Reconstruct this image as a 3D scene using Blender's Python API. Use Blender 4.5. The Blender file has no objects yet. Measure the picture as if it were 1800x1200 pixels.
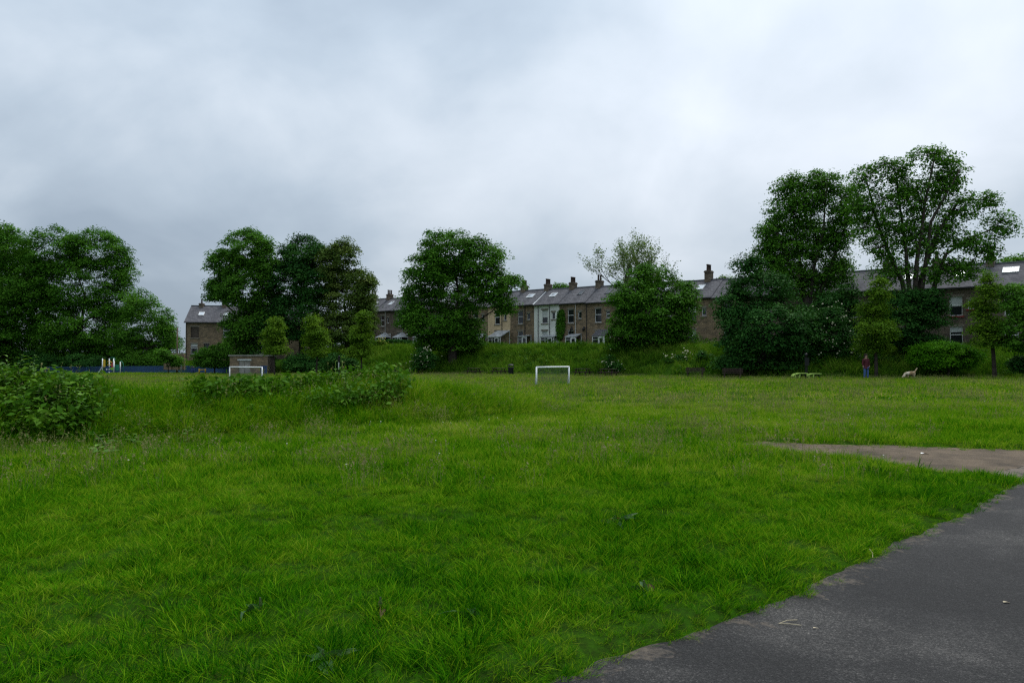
import bpy, bmesh, math, random
import numpy as np
from mathutils import Vector, Matrix, Euler
R = math.radians
rng = np.random.default_rng(7)
random.seed(7)
sc = bpy.context.scene
COL = sc.collection

# ------------------------------------------------------------------ camera
F = 1250.0                      # focal length in pixels of an 1800 px wide picture
CAMZ = 1.6
HOR = 627.0                     # horizon row in that picture
cam_d = bpy.data.cameras.new("camera"); cam = bpy.data.objects.new("camera", cam_d)
COL.objects.link(cam); sc.camera = cam
cam_d.sensor_width = 36.0; cam_d.lens = 36.0 * F / 1800.0
cam_d.clip_start = 0.05; cam_d.clip_end = 3000
cam.location = (0, 0, CAMZ)
cam.rotation_euler = (R(90) + math.atan((HOR - 600) / F), 0, 0)

# ------------------------------------------------------------------ sky, sun, exposure
SUN_EL, SUN_AZ = R(58), R(40)   # azimuth measured from +Y towards +X
sun_dir = Vector((math.cos(SUN_EL) * math.sin(SUN_AZ), math.cos(SUN_EL) * math.cos(SUN_AZ), math.sin(SUN_EL)))
world = bpy.data.worlds.new("World"); sc.world = world; world.use_nodes = True
nt = world.node_tree; nt.nodes.clear()
def N(tree, t, **kw):
    n = tree.nodes.new(t)
    for k, v in kw.items():
        if k.startswith('i_'):
            n.inputs[k[2:].replace('_', ' ')].default_value = v
        else:
            setattr(n, k, v)
    return n
def L(tree, a, b): tree.links.new(a, b)
def ramp(tree, fac, stops, interp='LINEAR'):
    r = tree.nodes.new('ShaderNodeValToRGB'); r.color_ramp.interpolation = interp
    els = r.color_ramp.elements
    while len(els) < len(stops): els.new(0.5)
    for e, (p, c) in zip(els, stops):
        e.position = p; e.color = (*c, 1)
    L(tree, fac, r.inputs[0]); return r.outputs[0]
def math_(tree, op, a, b=None, clamp=False):
    m = tree.nodes.new('ShaderNodeMath'); m.operation = op; m.use_clamp = clamp
    for i, v in enumerate((a, b)):
        if v is None: continue
        if isinstance(v, (int, float)): m.inputs[i].default_value = v
        else: L(tree, v, m.inputs[i])
    return m.outputs[0]
def mixc(tree, fac, a, b, blend='MIX'):
    m = tree.nodes.new('ShaderNodeMix'); m.data_type = 'RGBA'; m.blend_type = blend
    for sock, v in ((m.inputs[0], fac), (m.inputs[6], a), (m.inputs[7], b)):
        if isinstance(v, (int, float)): sock.default_value = v
        elif isinstance(v, tuple): sock.default_value = (*v, 1)
        else: L(tree, v, sock)
    return m.outputs[2]

wo = N(nt, 'ShaderNodeOutputWorld')
sky = N(nt, 'ShaderNodeTexSky', sky_type='NISHITA', sun_disc=False, sun_elevation=SUN_EL, sun_rotation=SUN_AZ)
bg_sky = N(nt, 'ShaderNodeBackground', i_Strength=0.06); L(nt, sky.outputs[0], bg_sky.inputs[0])
tc = N(nt, 'ShaderNodeTexCoord')
sx = N(nt, 'ShaderNodeSeparateXYZ'); L(nt, tc.outputs['Generated'], sx.inputs[0])
zz = math_(nt, 'ADD', math_(nt, 'MAXIMUM', sx.outputs[2], 0.0), 0.55)
cx = N(nt, 'ShaderNodeCombineXYZ')
L(nt, math_(nt, 'DIVIDE', sx.outputs[0], zz), cx.inputs[0]); L(nt, math_(nt, 'DIVIDE', sx.outputs[1], zz), cx.inputs[1])
mp = N(nt, 'ShaderNodeMapping'); mp.inputs['Location'].default_value = (4.37, 16.6, 13.15); L(nt, cx.outputs[0], mp.inputs[0])
n1 = N(nt, 'ShaderNodeTexNoise', i_Scale=1.15, i_Detail=6.0, i_Roughness=0.46, i_Distortion=0.15); L(nt, mp.outputs[0], n1.inputs[0])
n2 = N(nt, 'ShaderNodeTexNoise', i_Scale=2.9, i_Detail=6.0, i_Roughness=0.5, i_Distortion=0.25); L(nt, mp.outputs[0], n2.inputs[0])
dotn = N(nt, 'ShaderNodeVectorMath', operation='DOT_PRODUCT'); L(nt, tc.outputs['Generated'], dotn.inputs[0]); dotn.inputs[1].default_value = sun_dir
glow = math_(nt, 'POWER', math_(nt, 'MAXIMUM', dotn.outputs['Value'], 0.0), 2.2)
cl = math_(nt, 'ADD', math_(nt, 'MULTIPLY', n1.outputs[0], 1.0), math_(nt, 'SUBTRACT', math_(nt, 'MULTIPLY', n2.outputs[0], 0.60), 0.375))
cl = math_(nt, 'ADD', cl, math_(nt, 'MULTIPLY', glow, 0.30))
ccol = ramp(nt, cl, [(0.33, (0.215, 0.262, 0.318)), (0.47, (0.285, 0.336, 0.392)), (0.58, (0.365, 0.410, 0.460)), (0.78, (0.475, 0.512, 0.560))])
# an overcast sky grows brighter from the horizon to the zenith (1 + 2 sin h) / 3
over = math_(nt, 'ADD', math_(nt, 'MULTIPLY', math_(nt, 'MAXIMUM', sx.outputs[2], 0.0), 1.0), 0.86)
bg_cl = N(nt, 'ShaderNodeBackground', i_Strength=1.0); L(nt, ccol, bg_cl.inputs[0]); L(nt, over, bg_cl.inputs[1])
mxw = N(nt, 'ShaderNodeMixShader', i_Fac=0.93); L(nt, bg_sky.outputs[0], mxw.inputs[1]); L(nt, bg_cl.outputs[0], mxw.inputs[2])
L(nt, mxw.outputs[0], wo.inputs[0])

sun_d = bpy.data.lights.new("sun", 'SUN'); sun = bpy.data.objects.new("sun", sun_d); COL.objects.link(sun)
sun_d.energy = 1.5; sun_d.angle = R(30); sun_d.color = (1.0, 0.97, 0.92)
sun.rotation_euler = sun_dir.to_track_quat('Z', 'Y').to_euler()
sc.view_settings.view_transform = 'Standard'; sc.view_settings.look = 'None'
sc.view_settings.exposure = 0.76; sc.view_settings.gamma = 1.0
sc.render.engine = 'CYCLES'
sc.cycles.max_bounces = 6; sc.cycles.diffuse_bounces = 3; sc.cycles.glossy_bounces = 2
sc.cycles.transmission_bounces = 4; sc.cycles.transparent_max_bounces = 6
sc.cycles.use_denoising = False; sc.cycles.pixel_filter_type = 'BLACKMAN_HARRIS'; sc.cycles.filter_width = 1.3
sc.cycles.use_adaptive_sampling = True; sc.cycles.adaptive_threshold = 0.008

# ------------------------------------------------------------------ general helpers
def at(px, Y): return (px - 900.0) / F * Y
def zat(py, Y): return CAMZ + (HOR - py) / F * Y

def tag(o, label=None, cat=None, group=None, kind=None):
    if label: o["label"] = label
    if cat: o["category"] = cat
    if group: o["group"] = group
    if kind: o["kind"] = kind
    return o
def link(o, parent=None):
    COL.objects.link(o)
    if parent is not None: o.parent = parent
    return o
def empty(name, loc=(0, 0, 0), rz=0.0):
    o = bpy.data.objects.new(name, None); o.location = loc; o.rotation_euler = (0, 0, rz); o.empty_display_size = 0.2
    return link(o)
def mesh_np(name, V, faces_idx, nper, mat=None, smooth=False, attrs=None):
    """numpy mesh: V (n,3), faces_idx flat int array, nper corners per face"""
    me = bpy.data.meshes.new(name)
    V = np.ascontiguousarray(V, dtype=np.float32); fi = np.ascontiguousarray(faces_idx, dtype=np.int32).ravel()
    nf = len(fi) // nper
    me.vertices.add(len(V)); me.vertices.foreach_set('co', V.ravel())
    me.loops.add(len(fi)); me.loops.foreach_set('vertex_index', fi)
    me.polygons.add(nf); me.polygons.foreach_set('loop_start', np.arange(nf, dtype=np.int32) * nper)
    me.update(calc_edges=True)
    if smooth: me.polygons.foreach_set('use_smooth', np.ones(nf, dtype=bool))
    for k, a in (attrs or {}).items():
        at_ = me.attributes.new(k, 'FLOAT', 'POINT'); at_.data.foreach_set('value', np.ascontiguousarray(a, dtype=np.float32))
    if mat: me.materials.append(mat)
    return me
def obj(name, me, parent=None, loc=None, rz=None):
    o = bpy.data.objects.new(name, me)
    if loc is not None: o.location = loc
    if rz is not None: o.rotation_euler = (0, 0, rz)
    return link(o, parent)

class MB:
    """collects shapes, then builds ONE mesh object"""
    def __init__(s): s.v = []; s.f = []
    def add(s, vs, fs):
        b = len(s.v); s.v += [tuple(v) for v in vs]; s.f += [tuple(b + i for i in f) for f in fs]; return s
    def box(s, x0, x1, y0, y1, z0, z1):
        return s.add([(x0,y0,z0),(x1,y0,z0),(x1,y1,z0),(x0,y1,z0),(x0,y0,z1),(x1,y0,z1),(x1,y1,z1),(x0,y1,z1)],
                     [(0,3,2,1),(4,5,6,7),(0,1,5,4),(1,2,6,5),(2,3,7,6),(3,0,4,7)])
    def bar(s, a, b, w, h=None, up=(0, 0, 1)):
        h = h or w; a = Vector(a); b = Vector(b); d = (b - a).normalized(); up = Vector(up)
        if abs(d.dot(up)) > 0.95: up = Vector((0, 1, 0))
        sd = d.cross(up).normalized() * w / 2; u = sd.cross(d).normalized() * h / 2
        vs = [p + q for p in (a, b) for q in (-sd - u, sd - u, sd + u, -sd + u)]
        return s.add(vs, [(0,1,2,3),(7,6,5,4),(0,4,5,1),(1,5,6,2),(2,6,7,3),(3,7,4,0)])
    def tube(s, pts, rad, n=8, cap=True):
        pts = [Vector(p) for p in pts]
        if not isinstance(rad, (list, tuple)): rad = [rad] * len(pts)
        b = len(s.v); ref = None
        for i, p in enumerate(pts):
            d = (pts[min(i + 1, len(pts) - 1)] - pts[max(i - 1, 0)]).normalized()
            if ref is None: ref = d.orthogonal().normalized()
            u = (ref - d * ref.dot(d)).normalized(); w = d.cross(u); ref = u
            for k in range(n):
                a = 2 * math.pi * k / n
                s.v.append(tuple(p + (u * math.cos(a) + w * math.sin(a)) * rad[i]))
        for i in range(len(pts) - 1):
            for k in range(n):
                k2 = (k + 1) % n
                s.f.append((b + i*n + k, b + i*n + k2, b + (i+1)*n + k2, b + (i+1)*n + k))
        if cap:
            s.f.append(tuple(b + k for k in reversed(range(n)))); s.f.append(tuple(b + (len(pts)-1)*n + k for k in range(n)))
        return s
    def lathe(s, prof, n=14, c=(0, 0, 0)):
        b = len(s.v)
        for r, z in prof:
            for k in range(n):
                a = 2 * math.pi * k / n; s.v.append((c[0] + r*math.cos(a), c[1] + r*math.sin(a), c[2] + z))
        for i in range(len(prof) - 1):
            for k in range(n):
                k2 = (k + 1) % n; s.f.append((b+i*n+k, b+i*n+k2, b+(i+1)*n+k2, b+(i+1)*n+k))
        s.f.append(tuple(b + k for k in reversed(range(n)))); s.f.append(tuple(b + (len(prof)-1)*n + k for k in range(n)))
        return s
    def mesh(s, name, mat, smooth=False):
        me = bpy.data.meshes.new(name); me.from_pydata(s.v, [], s.f); me.update()
        if mat: me.materials.append(mat)
        if smooth: me.polygons.foreach_set('use_smooth', [True] * len(me.polygons))
        return me
    def build(s, name, mat, parent=None, smooth=False, loc=None, rz=None, bevel=0.0):
        o = obj(name, s.mesh(name, mat, smooth), parent, loc, rz)
        if bevel:
            m = o.modifiers.new('bevel', 'BEVEL'); m.width = bevel; m.segments = 2; m.limit_method = 'ANGLE'
        return o
def copy_tree(o, parent=None):
    c = o.copy(); COL.objects.link(c)
    if parent is not None: c.parent = parent
    for ch in list(o.children): copy_tree(ch, c)
    return c

# ------------------------------------------------------------------ materials
def mat_new(name):
    m = bpy.data.materials.new(name); m.use_nodes = True; t = m.node_tree
    p = t.nodes['Principled BSDF']; p.inputs['Specular IOR Level'].default_value = 0.3
    return m, t, p
def plain(name, col, rough=0.7, var=0.12, scale=6.0, metal=0.0, bump=0.0, bscale=40.0, spec=0.3):
    m, t, p = mat_new(name)
    tcn = N(t, 'ShaderNodeTexCoord'); n = N(t, 'ShaderNodeTexNoise', i_Scale=scale, i_Detail=5.0); L(t, tcn.outputs['Object'], n.inputs[0])
    lo = tuple(c * (1 - var * 1.6) for c in col); hi = tuple(min(1, c * (1 + var)) for c in col)
    L(t, ramp(t, n.outputs[0], [(0.3, lo), (0.7, hi)]), p.inputs['Base Color'])
    p.inputs['Roughness'].default_value = rough; p.inputs['Metallic'].default_value = metal; p.inputs['Specular IOR Level'].default_value = spec
    if bump:
        n2 = N(t, 'ShaderNodeTexNoise', i_Scale=bscale, i_Detail=4.0); L(t, tcn.outputs['Object'], n2.inputs[0])
        b = N(t, 'ShaderNodeBump', i_Strength=bump, i_Distance=0.02); L(t, n2.outputs[0], b.inputs['Height']); L(t, b.outputs[0], p.inputs['Normal'])
    return m
def leaf_mat(name, stops, transl=0.3, rough=0.5, attr='rnd', inst=None, nscale=0.5, nvar=0.35, spec=0.03):
    """leaf colour from a per-leaf value, patch noise, a share of light let through"""
    m, t, p = mat_new(name)
    a = N(t, 'ShaderNodeAttribute', attribute_name=attr)
    tcn = N(t, 'ShaderNodeNewGeometry'); n = N(t, 'ShaderNodeTexNoise', i_Scale=nscale, i_Detail=3.0); L(t, tcn.outputs['Position'], n.inputs[0])
    v = math_(t, 'ADD', a.outputs['Fac'], math_(t, 'MULTIPLY', math_(t, 'SUBTRACT', n.outputs[0], 0.5), nvar * 2))
    if inst:
        ai = N(t, 'ShaderNodeAttribute', attribute_name=inst, attribute_type='INSTANCER')
        v = math_(t, 'ADD', math_(t, 'MULTIPLY', v, 0.70), ai.outputs['Fac'])
    v = math_(t, 'MAXIMUM', math_(t, 'MINIMUM', v, 1.0), 0.0)
    c = ramp(t, v, stops)
    L(t, c, p.inputs['Base Color']); p.inputs['Roughness'].default_value = rough; p.inputs['Specular IOR Level'].default_value = spec
    tr = N(t, 'ShaderNodeBsdfTranslucent')
    L(t, mixc(t, 1.0, c, (0.95, 1.0, 0.55), 'MULTIPLY'), tr.inputs[0])
    mx = N(t, 'ShaderNodeMixShader', i_Fac=transl); L(t, p.outputs[0], mx.inputs[1]); L(t, tr.outputs[0], mx.inputs[2])
    L(t, mx.outputs[0], t.nodes['Material Output'].inputs[0])
    return m

def stone_mat(name, c1, c2, mortar, bw=0.42, rh=0.17, stain=0.5):
    m, t, p = mat_new(name)
    tcn = N(t, 'ShaderNodeTexCoord'); s = N(t, 'ShaderNodeSeparateXYZ'); L(t, tcn.outputs['Object'], s.inputs[0])
    c = N(t, 'ShaderNodeCombineXYZ'); L(t, math_(t, 'ADD', s.outputs[0], s.outputs[1]), c.inputs[0]); L(t, s.outputs[2], c.inputs[1])
    b = N(t, 'ShaderNodeTexBrick', offset=0.5, i_Scale=1.0, i_Mortar_Size=0.012, i_Mortar_Smooth=0.3, i_Bias=0.0, i_Brick_Width=bw, i_Row_Height=rh)
    b.inputs['Color1'].default_value = (*c1, 1); b.inputs['Color2'].default_value = (*c2, 1); b.inputs['Mortar'].default_value = (*mortar, 1)
    L(t, c.outputs[0], b.inputs[0])
    n = N(t, 'ShaderNodeTexNoise', i_Scale=0.9, i_Detail=6.0, i_Roughness=0.65); L(t, tcn.outputs['Object'], n.inputs[0])
    g = N(t, 'ShaderNodeTexNoise', i_Scale=9.0, i_Detail=4.0); L(t, tcn.outputs['Object'], g.inputs[0])
    col = mixc(t, 1.0, b.outputs[0], ramp(t, n.outputs[0], [(0.3, (1 - stain,) * 3), (0.65, (1.08, 1.06, 1.02))]), 'MULTIPLY')
    col = mixc(t, 0.5, col, ramp(t, g.outputs[0], [(0.3, (0.7, 0.7, 0.7)), (0.7, (1.15, 1.15, 1.15))]), 'MULTIPLY')
    L(t, col, p.inputs['Base Color']); p.inputs['Roughness'].default_value = 0.9
    bp = N(t, 'ShaderNodeBump', i_Strength=0.6, i_Distance=0.03); L(t, b.outputs['Fac'], bp.inputs['Height']); bp.invert = True
    L(t, bp.outputs[0], p.inputs['Normal'])
    return m
M = {}
M['stone'] = stone_mat('gritstone', (0.32, 0.232, 0.145), (0.185, 0.142, 0.096), (0.20, 0.165, 0.12))
M['stone_dark'] = stone_mat('sooty_stone', (0.195, 0.156, 0.116), (0.12, 0.097, 0.075), (0.07, 0.06, 0.052))
M['stone_light'] = stone_mat('cleaned_stone', (0.27, 0.20, 0.125), (0.20, 0.145, 0.09), (0.18, 0.15, 0.11))
M['slate'] = stone_mat('roof_slate', (0.135, 0.135, 0.15), (0.088, 0.088, 0.10), (0.05, 0.05, 0.056), bw=0.34, rh=0.22, stain=0.35)
M['render_white'] = plain('white_render', (0.76, 0.77, 0.72), 0.85, 0.10, 1.2, bump=0.1)
M['render_cream'] = plain('cream_render', (0.60, 0.45, 0.28), 0.85, 0.10, 1.2, bump=0.1)
M['white'] = plain('white_upvc', (0.74, 0.75, 0.74), 0.45, 0.05)
M['sill'] = plain('sill_stone', (0.22, 0.19, 0.15), 0.85, 0.2)
M['lead'] = plain('grey_lead', (0.16, 0.17, 0.18), 0.6, 0.2)
M['pot'] = plain('chimney_pot', (0.075, 0.05, 0.04), 0.9, 0.3, 4)
M['pipe_dark'] = plain('dark_pipe', (0.03, 0.03, 0.032), 0.5, 0.2)
M['pipe_white'] = plain('pale_pipe', (0.52, 0.52, 0.50), 0.5, 0.1)
M['red_paint'] = plain('red_sill_paint', (0.20, 0.03, 0.025), 0.6, 0.2)
M['curtain'] = plain('net_curtain', (0.55, 0.57, 0.56), 0.9, 0.12, 3)
M['polycarb'] = plain('lean_to_roof_sheet', (0.36, 0.38, 0.39), 0.35, 0.25, 2)
M['board'] = plain('weathered_board', (0.075, 0.058, 0.045), 0.8, 0.3, 5)
M['door_grey'] = plain('grey_door', (0.24, 0.27, 0.33), 0.6, 0.1)
def glass_mat():
    m, t, p = mat_new('window_glass')
    p.inputs['Base Color'].default_value = (0.015, 0.017, 0.02, 1); p.inputs['Roughness'].default_value = 0.08; p.inputs['Specular IOR Level'].default_value = 0.5
    tcn = N(t, 'ShaderNodeTexCoord'); n = N(t, 'ShaderNodeTexNoise', i_Scale=1.3, i_Detail=1.0); L(t, tcn.outputs['Object'], n.inputs[0])
    b = N(t, 'ShaderNodeBump', i_Strength=0.08, i_Distance=0.05); L(t, n.outputs[0], b.inputs['Height']); L(t, b.outputs[0], p.inputs['Normal'])
    return m
M['glass'] = glass_mat()
M['bark'] = plain('bark', (0.045, 0.036, 0.028), 0.95, 0.35, 3, bump=0.5, bscale=12)
M['bark_pale'] = plain('pale_bark', (0.10, 0.095, 0.08), 0.95, 0.3, 3, bump=0.4, bscale=12)
M['stem'] = plain('weed_stem', (0.05, 0.085, 0.022), 0.7, 0.25)
M['goal'] = plain('goal_white_paint', (0.80, 0.82, 0.82), 0.4, 0.08)
M['net'] = plain('goal_net_cord', (0.10, 0.13, 0.12), 0.8, 0.1)
M['bench'] = plain('stained_bench_wood', (0.035, 0.022, 0.016), 0.8, 0.3, 9)
M['iron'] = plain('black_iron', (0.012, 0.012, 0.013), 0.5, 0.2)
M['bin'] = plain('bin_plastic', (0.018, 0.020, 0.024), 0.55, 0.2)
M['lime'] = plain('lime_paint', (0.33, 0.48, 0.10), 0.4, 0.08)
M['gymblack'] = plain('black_gym_paint', (0.008, 0.008, 0.009), 0.45, 0.2)
M['blue_fence'] = plain('blue_railing_paint', (0.026, 0.075, 0.19), 0.5, 0.2)
M['blue'] = plain('blue_panel', (0.015, 0.04, 0.14), 0.5, 0.2)
M['yellow'] = plain('yellow_panel', (0.62, 0.40, 0.03), 0.5, 0.12)
M['red'] = plain('red_panel', (0.38, 0.03, 0.03), 0.5, 0.12)
M['teal'] = plain('green_panel', (0.02, 0.20, 0.12), 0.5, 0.12)
M['steel'] = plain('slide_steel', (0.50, 0.52, 0.56), 0.35, 0.1, metal=0.6)
M['post_grey'] = plain('galvanised_post', (0.42, 0.45, 0.48), 0.5, 0.1)
M['timber'] = plain('timber_pole', (0.12, 0.085, 0.055), 0.9, 0.25, 2)
M['wood_pale'] = plain('pale_timber', (0.45, 0.30, 0.12), 0.8, 0.2)
M['concrete'] = plain('concrete', (0.25, 0.24, 0.21), 0.9, 0.2, 2)

# leaves
def greens(*a): return [(i / (len(a) - 1), c) for i, c in enumerate(a)]
M['lf_syc'] = leaf_mat('sycamore_leaf', greens((0.025, 0.085, 0.006), (0.053, 0.164, 0.011), (0.109, 0.260, 0.022)), 0.25)
M['lf_dark'] = leaf_mat('dark_leaf', greens((0.014, 0.059, 0.011), (0.026, 0.097, 0.016), (0.056, 0.152, 0.025)), 0.22)
M['lf_olive'] = leaf_mat('olive_leaf', greens((0.037, 0.078, 0.013), (0.077, 0.137, 0.022), (0.147, 0.194, 0.040)), 0.25)
M['lf_ash'] = leaf_mat('ash_leaf', greens((0.029, 0.090, 0.009), (0.064, 0.183, 0.016), (0.120, 0.280, 0.026)), 0.35)
M['lf_lime'] = leaf_mat('young_leaf', greens((0.042, 0.113, 0.007), (0.096, 0.198, 0.012), (0.173, 0.289, 0.022)), 0.35)
M['lf_bright'] = leaf_mat('bright_bush_leaf', greens((0.030, 0.119, 0.003), (0.065, 0.219, 0.007), (0.125, 0.312, 0.013)), 0.35)
M['lf_pale'] = leaf_mat('sparse_leaf', greens((0.050, 0.095, 0.022), (0.105, 0.175, 0.040), (0.18, 0.25, 0.07)), 0.45)
M['lf_weed'] = leaf_mat('weed_leaf', greens((0.032, 0.103, 0.008), (0.082, 0.200, 0.015), (0.163, 0.298, 0.028)), 0.3, nscale=1.6, nvar=0.5, spec=0.2)
M['lf_dock'] = leaf_mat('dock_leaf', greens((0.020, 0.053, 0.018), (0.038, 0.091, 0.029), (0.059, 0.125, 0.048)), 0.2, nscale=6, nvar=0.5, spec=0.12)
M['lf_dead'] = leaf_mat('withered_leaf', greens((0.06, 0.035, 0.02), (0.14, 0.085, 0.055), (0.22, 0.15, 0.10)), 0.2, nscale=6)
M['flower'] = plain('elder_blossom', (0.50, 0.48, 0.33), 0.8, 0.1)
M['flower_y'] = plain('yellow_blossom', (0.62, 0.55, 0.12), 0.8, 0.1)

# ------------------------------------------------------------------ terrain
FOOT = np.array([(-200, 140), (-120, 130), (-62, 124), (-45, 106), (-34, 97), (-20, 89), (-4, 79.5), (6.5, 68), (15, 59), (25, 52.5), (33, 50.5), (60, 46), (200, 30)], float)
TOPZ = np.array([(-200, 3.0), (-90, 2.6), (-60, 1.3), (-36, 1.2), (-24, 2.9), (-10, 2.75), (10, 2.45), (40, 1.9), (80, 1.5), (200, 1)], float)
RIDGE = np.array([(-22, 12.2, 1.0), (-16, 12.9, 1.05), (-11.0, 14.2, 1.05), (-8, 15.4, .76), (-5.5, 17.0, .68), (-3.3, 18.6, .92), (-1.6, 19.8, .68), (0.4, 21.2, 0.26), (2.6, 23.0, 0.0)], float)
PATH_EDGE = np.array([(-6.0, -0.8), (-3.2, 1.25), (-1.3, 2.62), (0.19, 3.53), (0.85, 4.03), (1.52, 4.5), (2.1, 5.0), (2.64, 5.5), (3.52, 6.29), (4.6, 7.25), (6.39, 8.97), (7.3, 9.75)], float)
PATH_POLY = np.vstack([PATH_EDGE, np.array([(9.0, 10.9), (12.5, 12.6), (18, 14.6), (26, 16.6), (26, 13.0), (18, 11.0), (12.5, 8.4), (8.4, 5.2), (5.2, 2.2), (2.6, -0.6), (0, -3.0), (-4.0, -4.5)], float)])
def g2(x, y): Y = 2000.0 / (y - HOR); return ((x - 900) / F * Y, Y)
DIRT_POLY = np.array([g2(*p) for p in [(1290, 777), (1340, 773), (1400, 776), (1500, 780), (1600, 784), (1700, 788), (1800, 792)]] + [(10.5, 12.4), (11.6, 12.0), (9.0, 10.7), (7.6, 9.85)] +
                     [g2(*p) for p in [(1812, 850), (1770, 843), (1700, 835), (1640, 829), (1560, 818), (1480, 805), (1400, 797), (1330, 789), (1296, 782)]], float)

def seg_dist(P, A, B):
    d = B - A; t = np.clip(((P - A) @ d) / max(d @ d, 1e-9), 0, 1)
    q = A + t[:, None] * d
    return np.hypot(*(P - q).T), t
def poly_sd(P, poly):
    """signed distance, positive outside"""
    n = len(poly); dist = np.full(len(P), 1e9); inside = np.zeros(len(P), bool)
    for i in range(n):
        A, B = poly[i], poly[(i + 1) % n]
        dist = np.minimum(dist, seg_dist(P, A, B)[0])
        c = ((A[1] > P[:, 1]) != (B[1] > P[:, 1]))
        with np.errstate(divide='ignore', invalid='ignore'):
            xi = (B[0] - A[0]) * (P[:, 1] - A[1]) / (B[1] - A[1]) + A[0]
        inside ^= c & (P[:, 0] < xi)
    return np.where(inside, -dist, dist)
def wob(x, y, s=1.0, seed=0.0):
    x = np.asarray(x, float) * s; y = np.asarray(y, float) * s
    return (np.sin(x*1.7 + 1.3*np.sin(y*0.9 + seed) + seed) + np.sin(y*2.1 + 1.1*np.sin(x*1.3 + seed*2) + seed*1.7)
            + 0.6*np.sin(x*3.9 + y*2.7 + seed*3) + 0.5*np.sin(y*5.1 - x*3.1 + seed)) / 3.1
def path_sd(P): return poly_sd(P, PATH_POLY) + 0.05 * wob(P[:, 0], P[:, 1], 4.0, 2.0) + 0.025 * wob(P[:, 0], P[:, 1], 13.0, 1.0)
def dirt_sd(P): return poly_sd(P, DIRT_POLY) + 0.17 * wob(P[:, 0], P[:, 1], 2.2, 5.0) + 0.09 * wob(P[:, 0], P[:, 1], 8.0, 3.0)
def plane_z(x, y): return 0.0085 * np.clip(x, -90, 60) - 0.0045 * np.clip(y, 0, 130)
def mound_z(P):
    z = np.zeros(len(P))
    for i in range(len(RIDGE) - 1):
        d, t = seg_dist(P, RIDGE[i, :2], RIDGE[i+1, :2]); h = RIDGE[i, 2] * (1 - t) + RIDGE[i+1, 2] * t
        z = np.maximum(z, h * np.exp(-(d / 1.65) ** 2.2))
    return z
def bank_t(x, y):
    yf = np.interp(x, FOOT[:, 0], FOOT[:, 1]); w = np.interp(x, [-60, -20, 10, 40], [14, 13, 9, 7])
    t = np.clip((y - yf) / w, 0, 1); return t * t * (3 - 2 * t)
def gz(x, y, detail=True):
    x = np.atleast_1d(np.asarray(x, float)); y = np.atleast_1d(np.asarray(y, float)); P = np.stack([x, y], 1)
    b = plane_z(x, y); s = bank_t(x, y)
    z = b * (1 - s) + np.interp(x, TOPZ[:, 0], TOPZ[:, 1]) * s + s * (1 - s) * 0.5 * wob(x, y, 0.35, 4.0)
    z = z + mound_z(P)
    near = (y < 40)
    if detail:
        z = z + 0.045 * wob(x, y, 0.8, 0.7) + np.where(near, 0.04 * wob(x, y, 2.3, 6.0), 0)
        sd = np.minimum(path_sd(P), dirt_sd(P))
        k = np.clip(sd / 0.16, -1, 1)
        z = np.where(sd < 0.6, b + (z - b) * np.clip(sd / 0.6, 0, 1) + 0.055 * k, z + 0.055)
    return z
def gz1(x, y): return float(gz(x, y)[0])

def axis(segs):
    out = []
    for a, b, st in segs: out += list(np.arange(a, b, st))
    return np.array(out + [segs[-1][1]])
xs = axis([(-1500, -200, 130), (-200, -60, 5), (-60, -20, 1.2), (-20, -3, 0.2), (-3, 9, 0.09), (9, 14, 0.2), (14, 50, 0.9), (50, 200, 5), (200, 1500, 130)])
ys = axis([(-40, -4, 4), (-4, 2, 0.2), (2, 11, 0.09), (11, 24, 0.2), (24, 60, 0.7), (60, 140, 1.2), (140, 300, 10), (300, 2200, 190)])
GX, GY = np.meshgrid(xs, ys); GZ = gz(GX.ravel(), GY.ravel())
V = np.stack([GX.ravel(), GY.ravel(), GZ], 1)
nx, ny = len(xs), len(ys); ii = (np.arange(ny - 1)[:, None] * nx + np.arange(nx - 1)[None, :]).ravel()
faces = np.stack([ii, ii + 1, ii + nx + 1, ii + nx], 1)
def ground_mat():
    m, t, p = mat_new('turf_soil')
    g = N(t, 'ShaderNodeNewGeometry')
    a = N(t, 'ShaderNodeTexNoise', i_Scale=0.35, i_Detail=6.0, i_Roughness=0.6); L(t, g.outputs['Position'], a.inputs[0])
    b = N(t, 'ShaderNodeTexNoise', i_Scale=9.0, i_Detail=5.0, i_Roughness=0.7); L(t, g.outputs['Position'], b.inputs[0])
    c = mixc(t, a.outputs[0], (0.012, 0.050, 0.003), (0.032, 0.078, 0.006))
    c = mixc(t, ramp(t, b.outputs[0], [(0.42, (0, 0, 0)), (0.62, (1, 1, 1))]), c, (0.016, 0.034, 0.005))
    L(t, c, p.inputs['Base Color']); p.inputs['Roughness'].default_value = 1.0; p.inputs['Specular IOR Level'].default_value = 0.0
    bp = N(t, 'ShaderNodeBump', i_Strength=0.7, i_Distance=0.05); L(t, b.outputs[0], bp.inputs['Height']); L(t, bp.outputs[0], p.inputs['Normal'])
    return m
M['ground'] = ground_mat()
ground = obj('ground', mesh_np('ground', V, faces, 4, M['ground'], smooth=True)); tag(ground, 'rough grassy park ground rising to a bank below the houses', 'ground', kind='structure')

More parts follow.
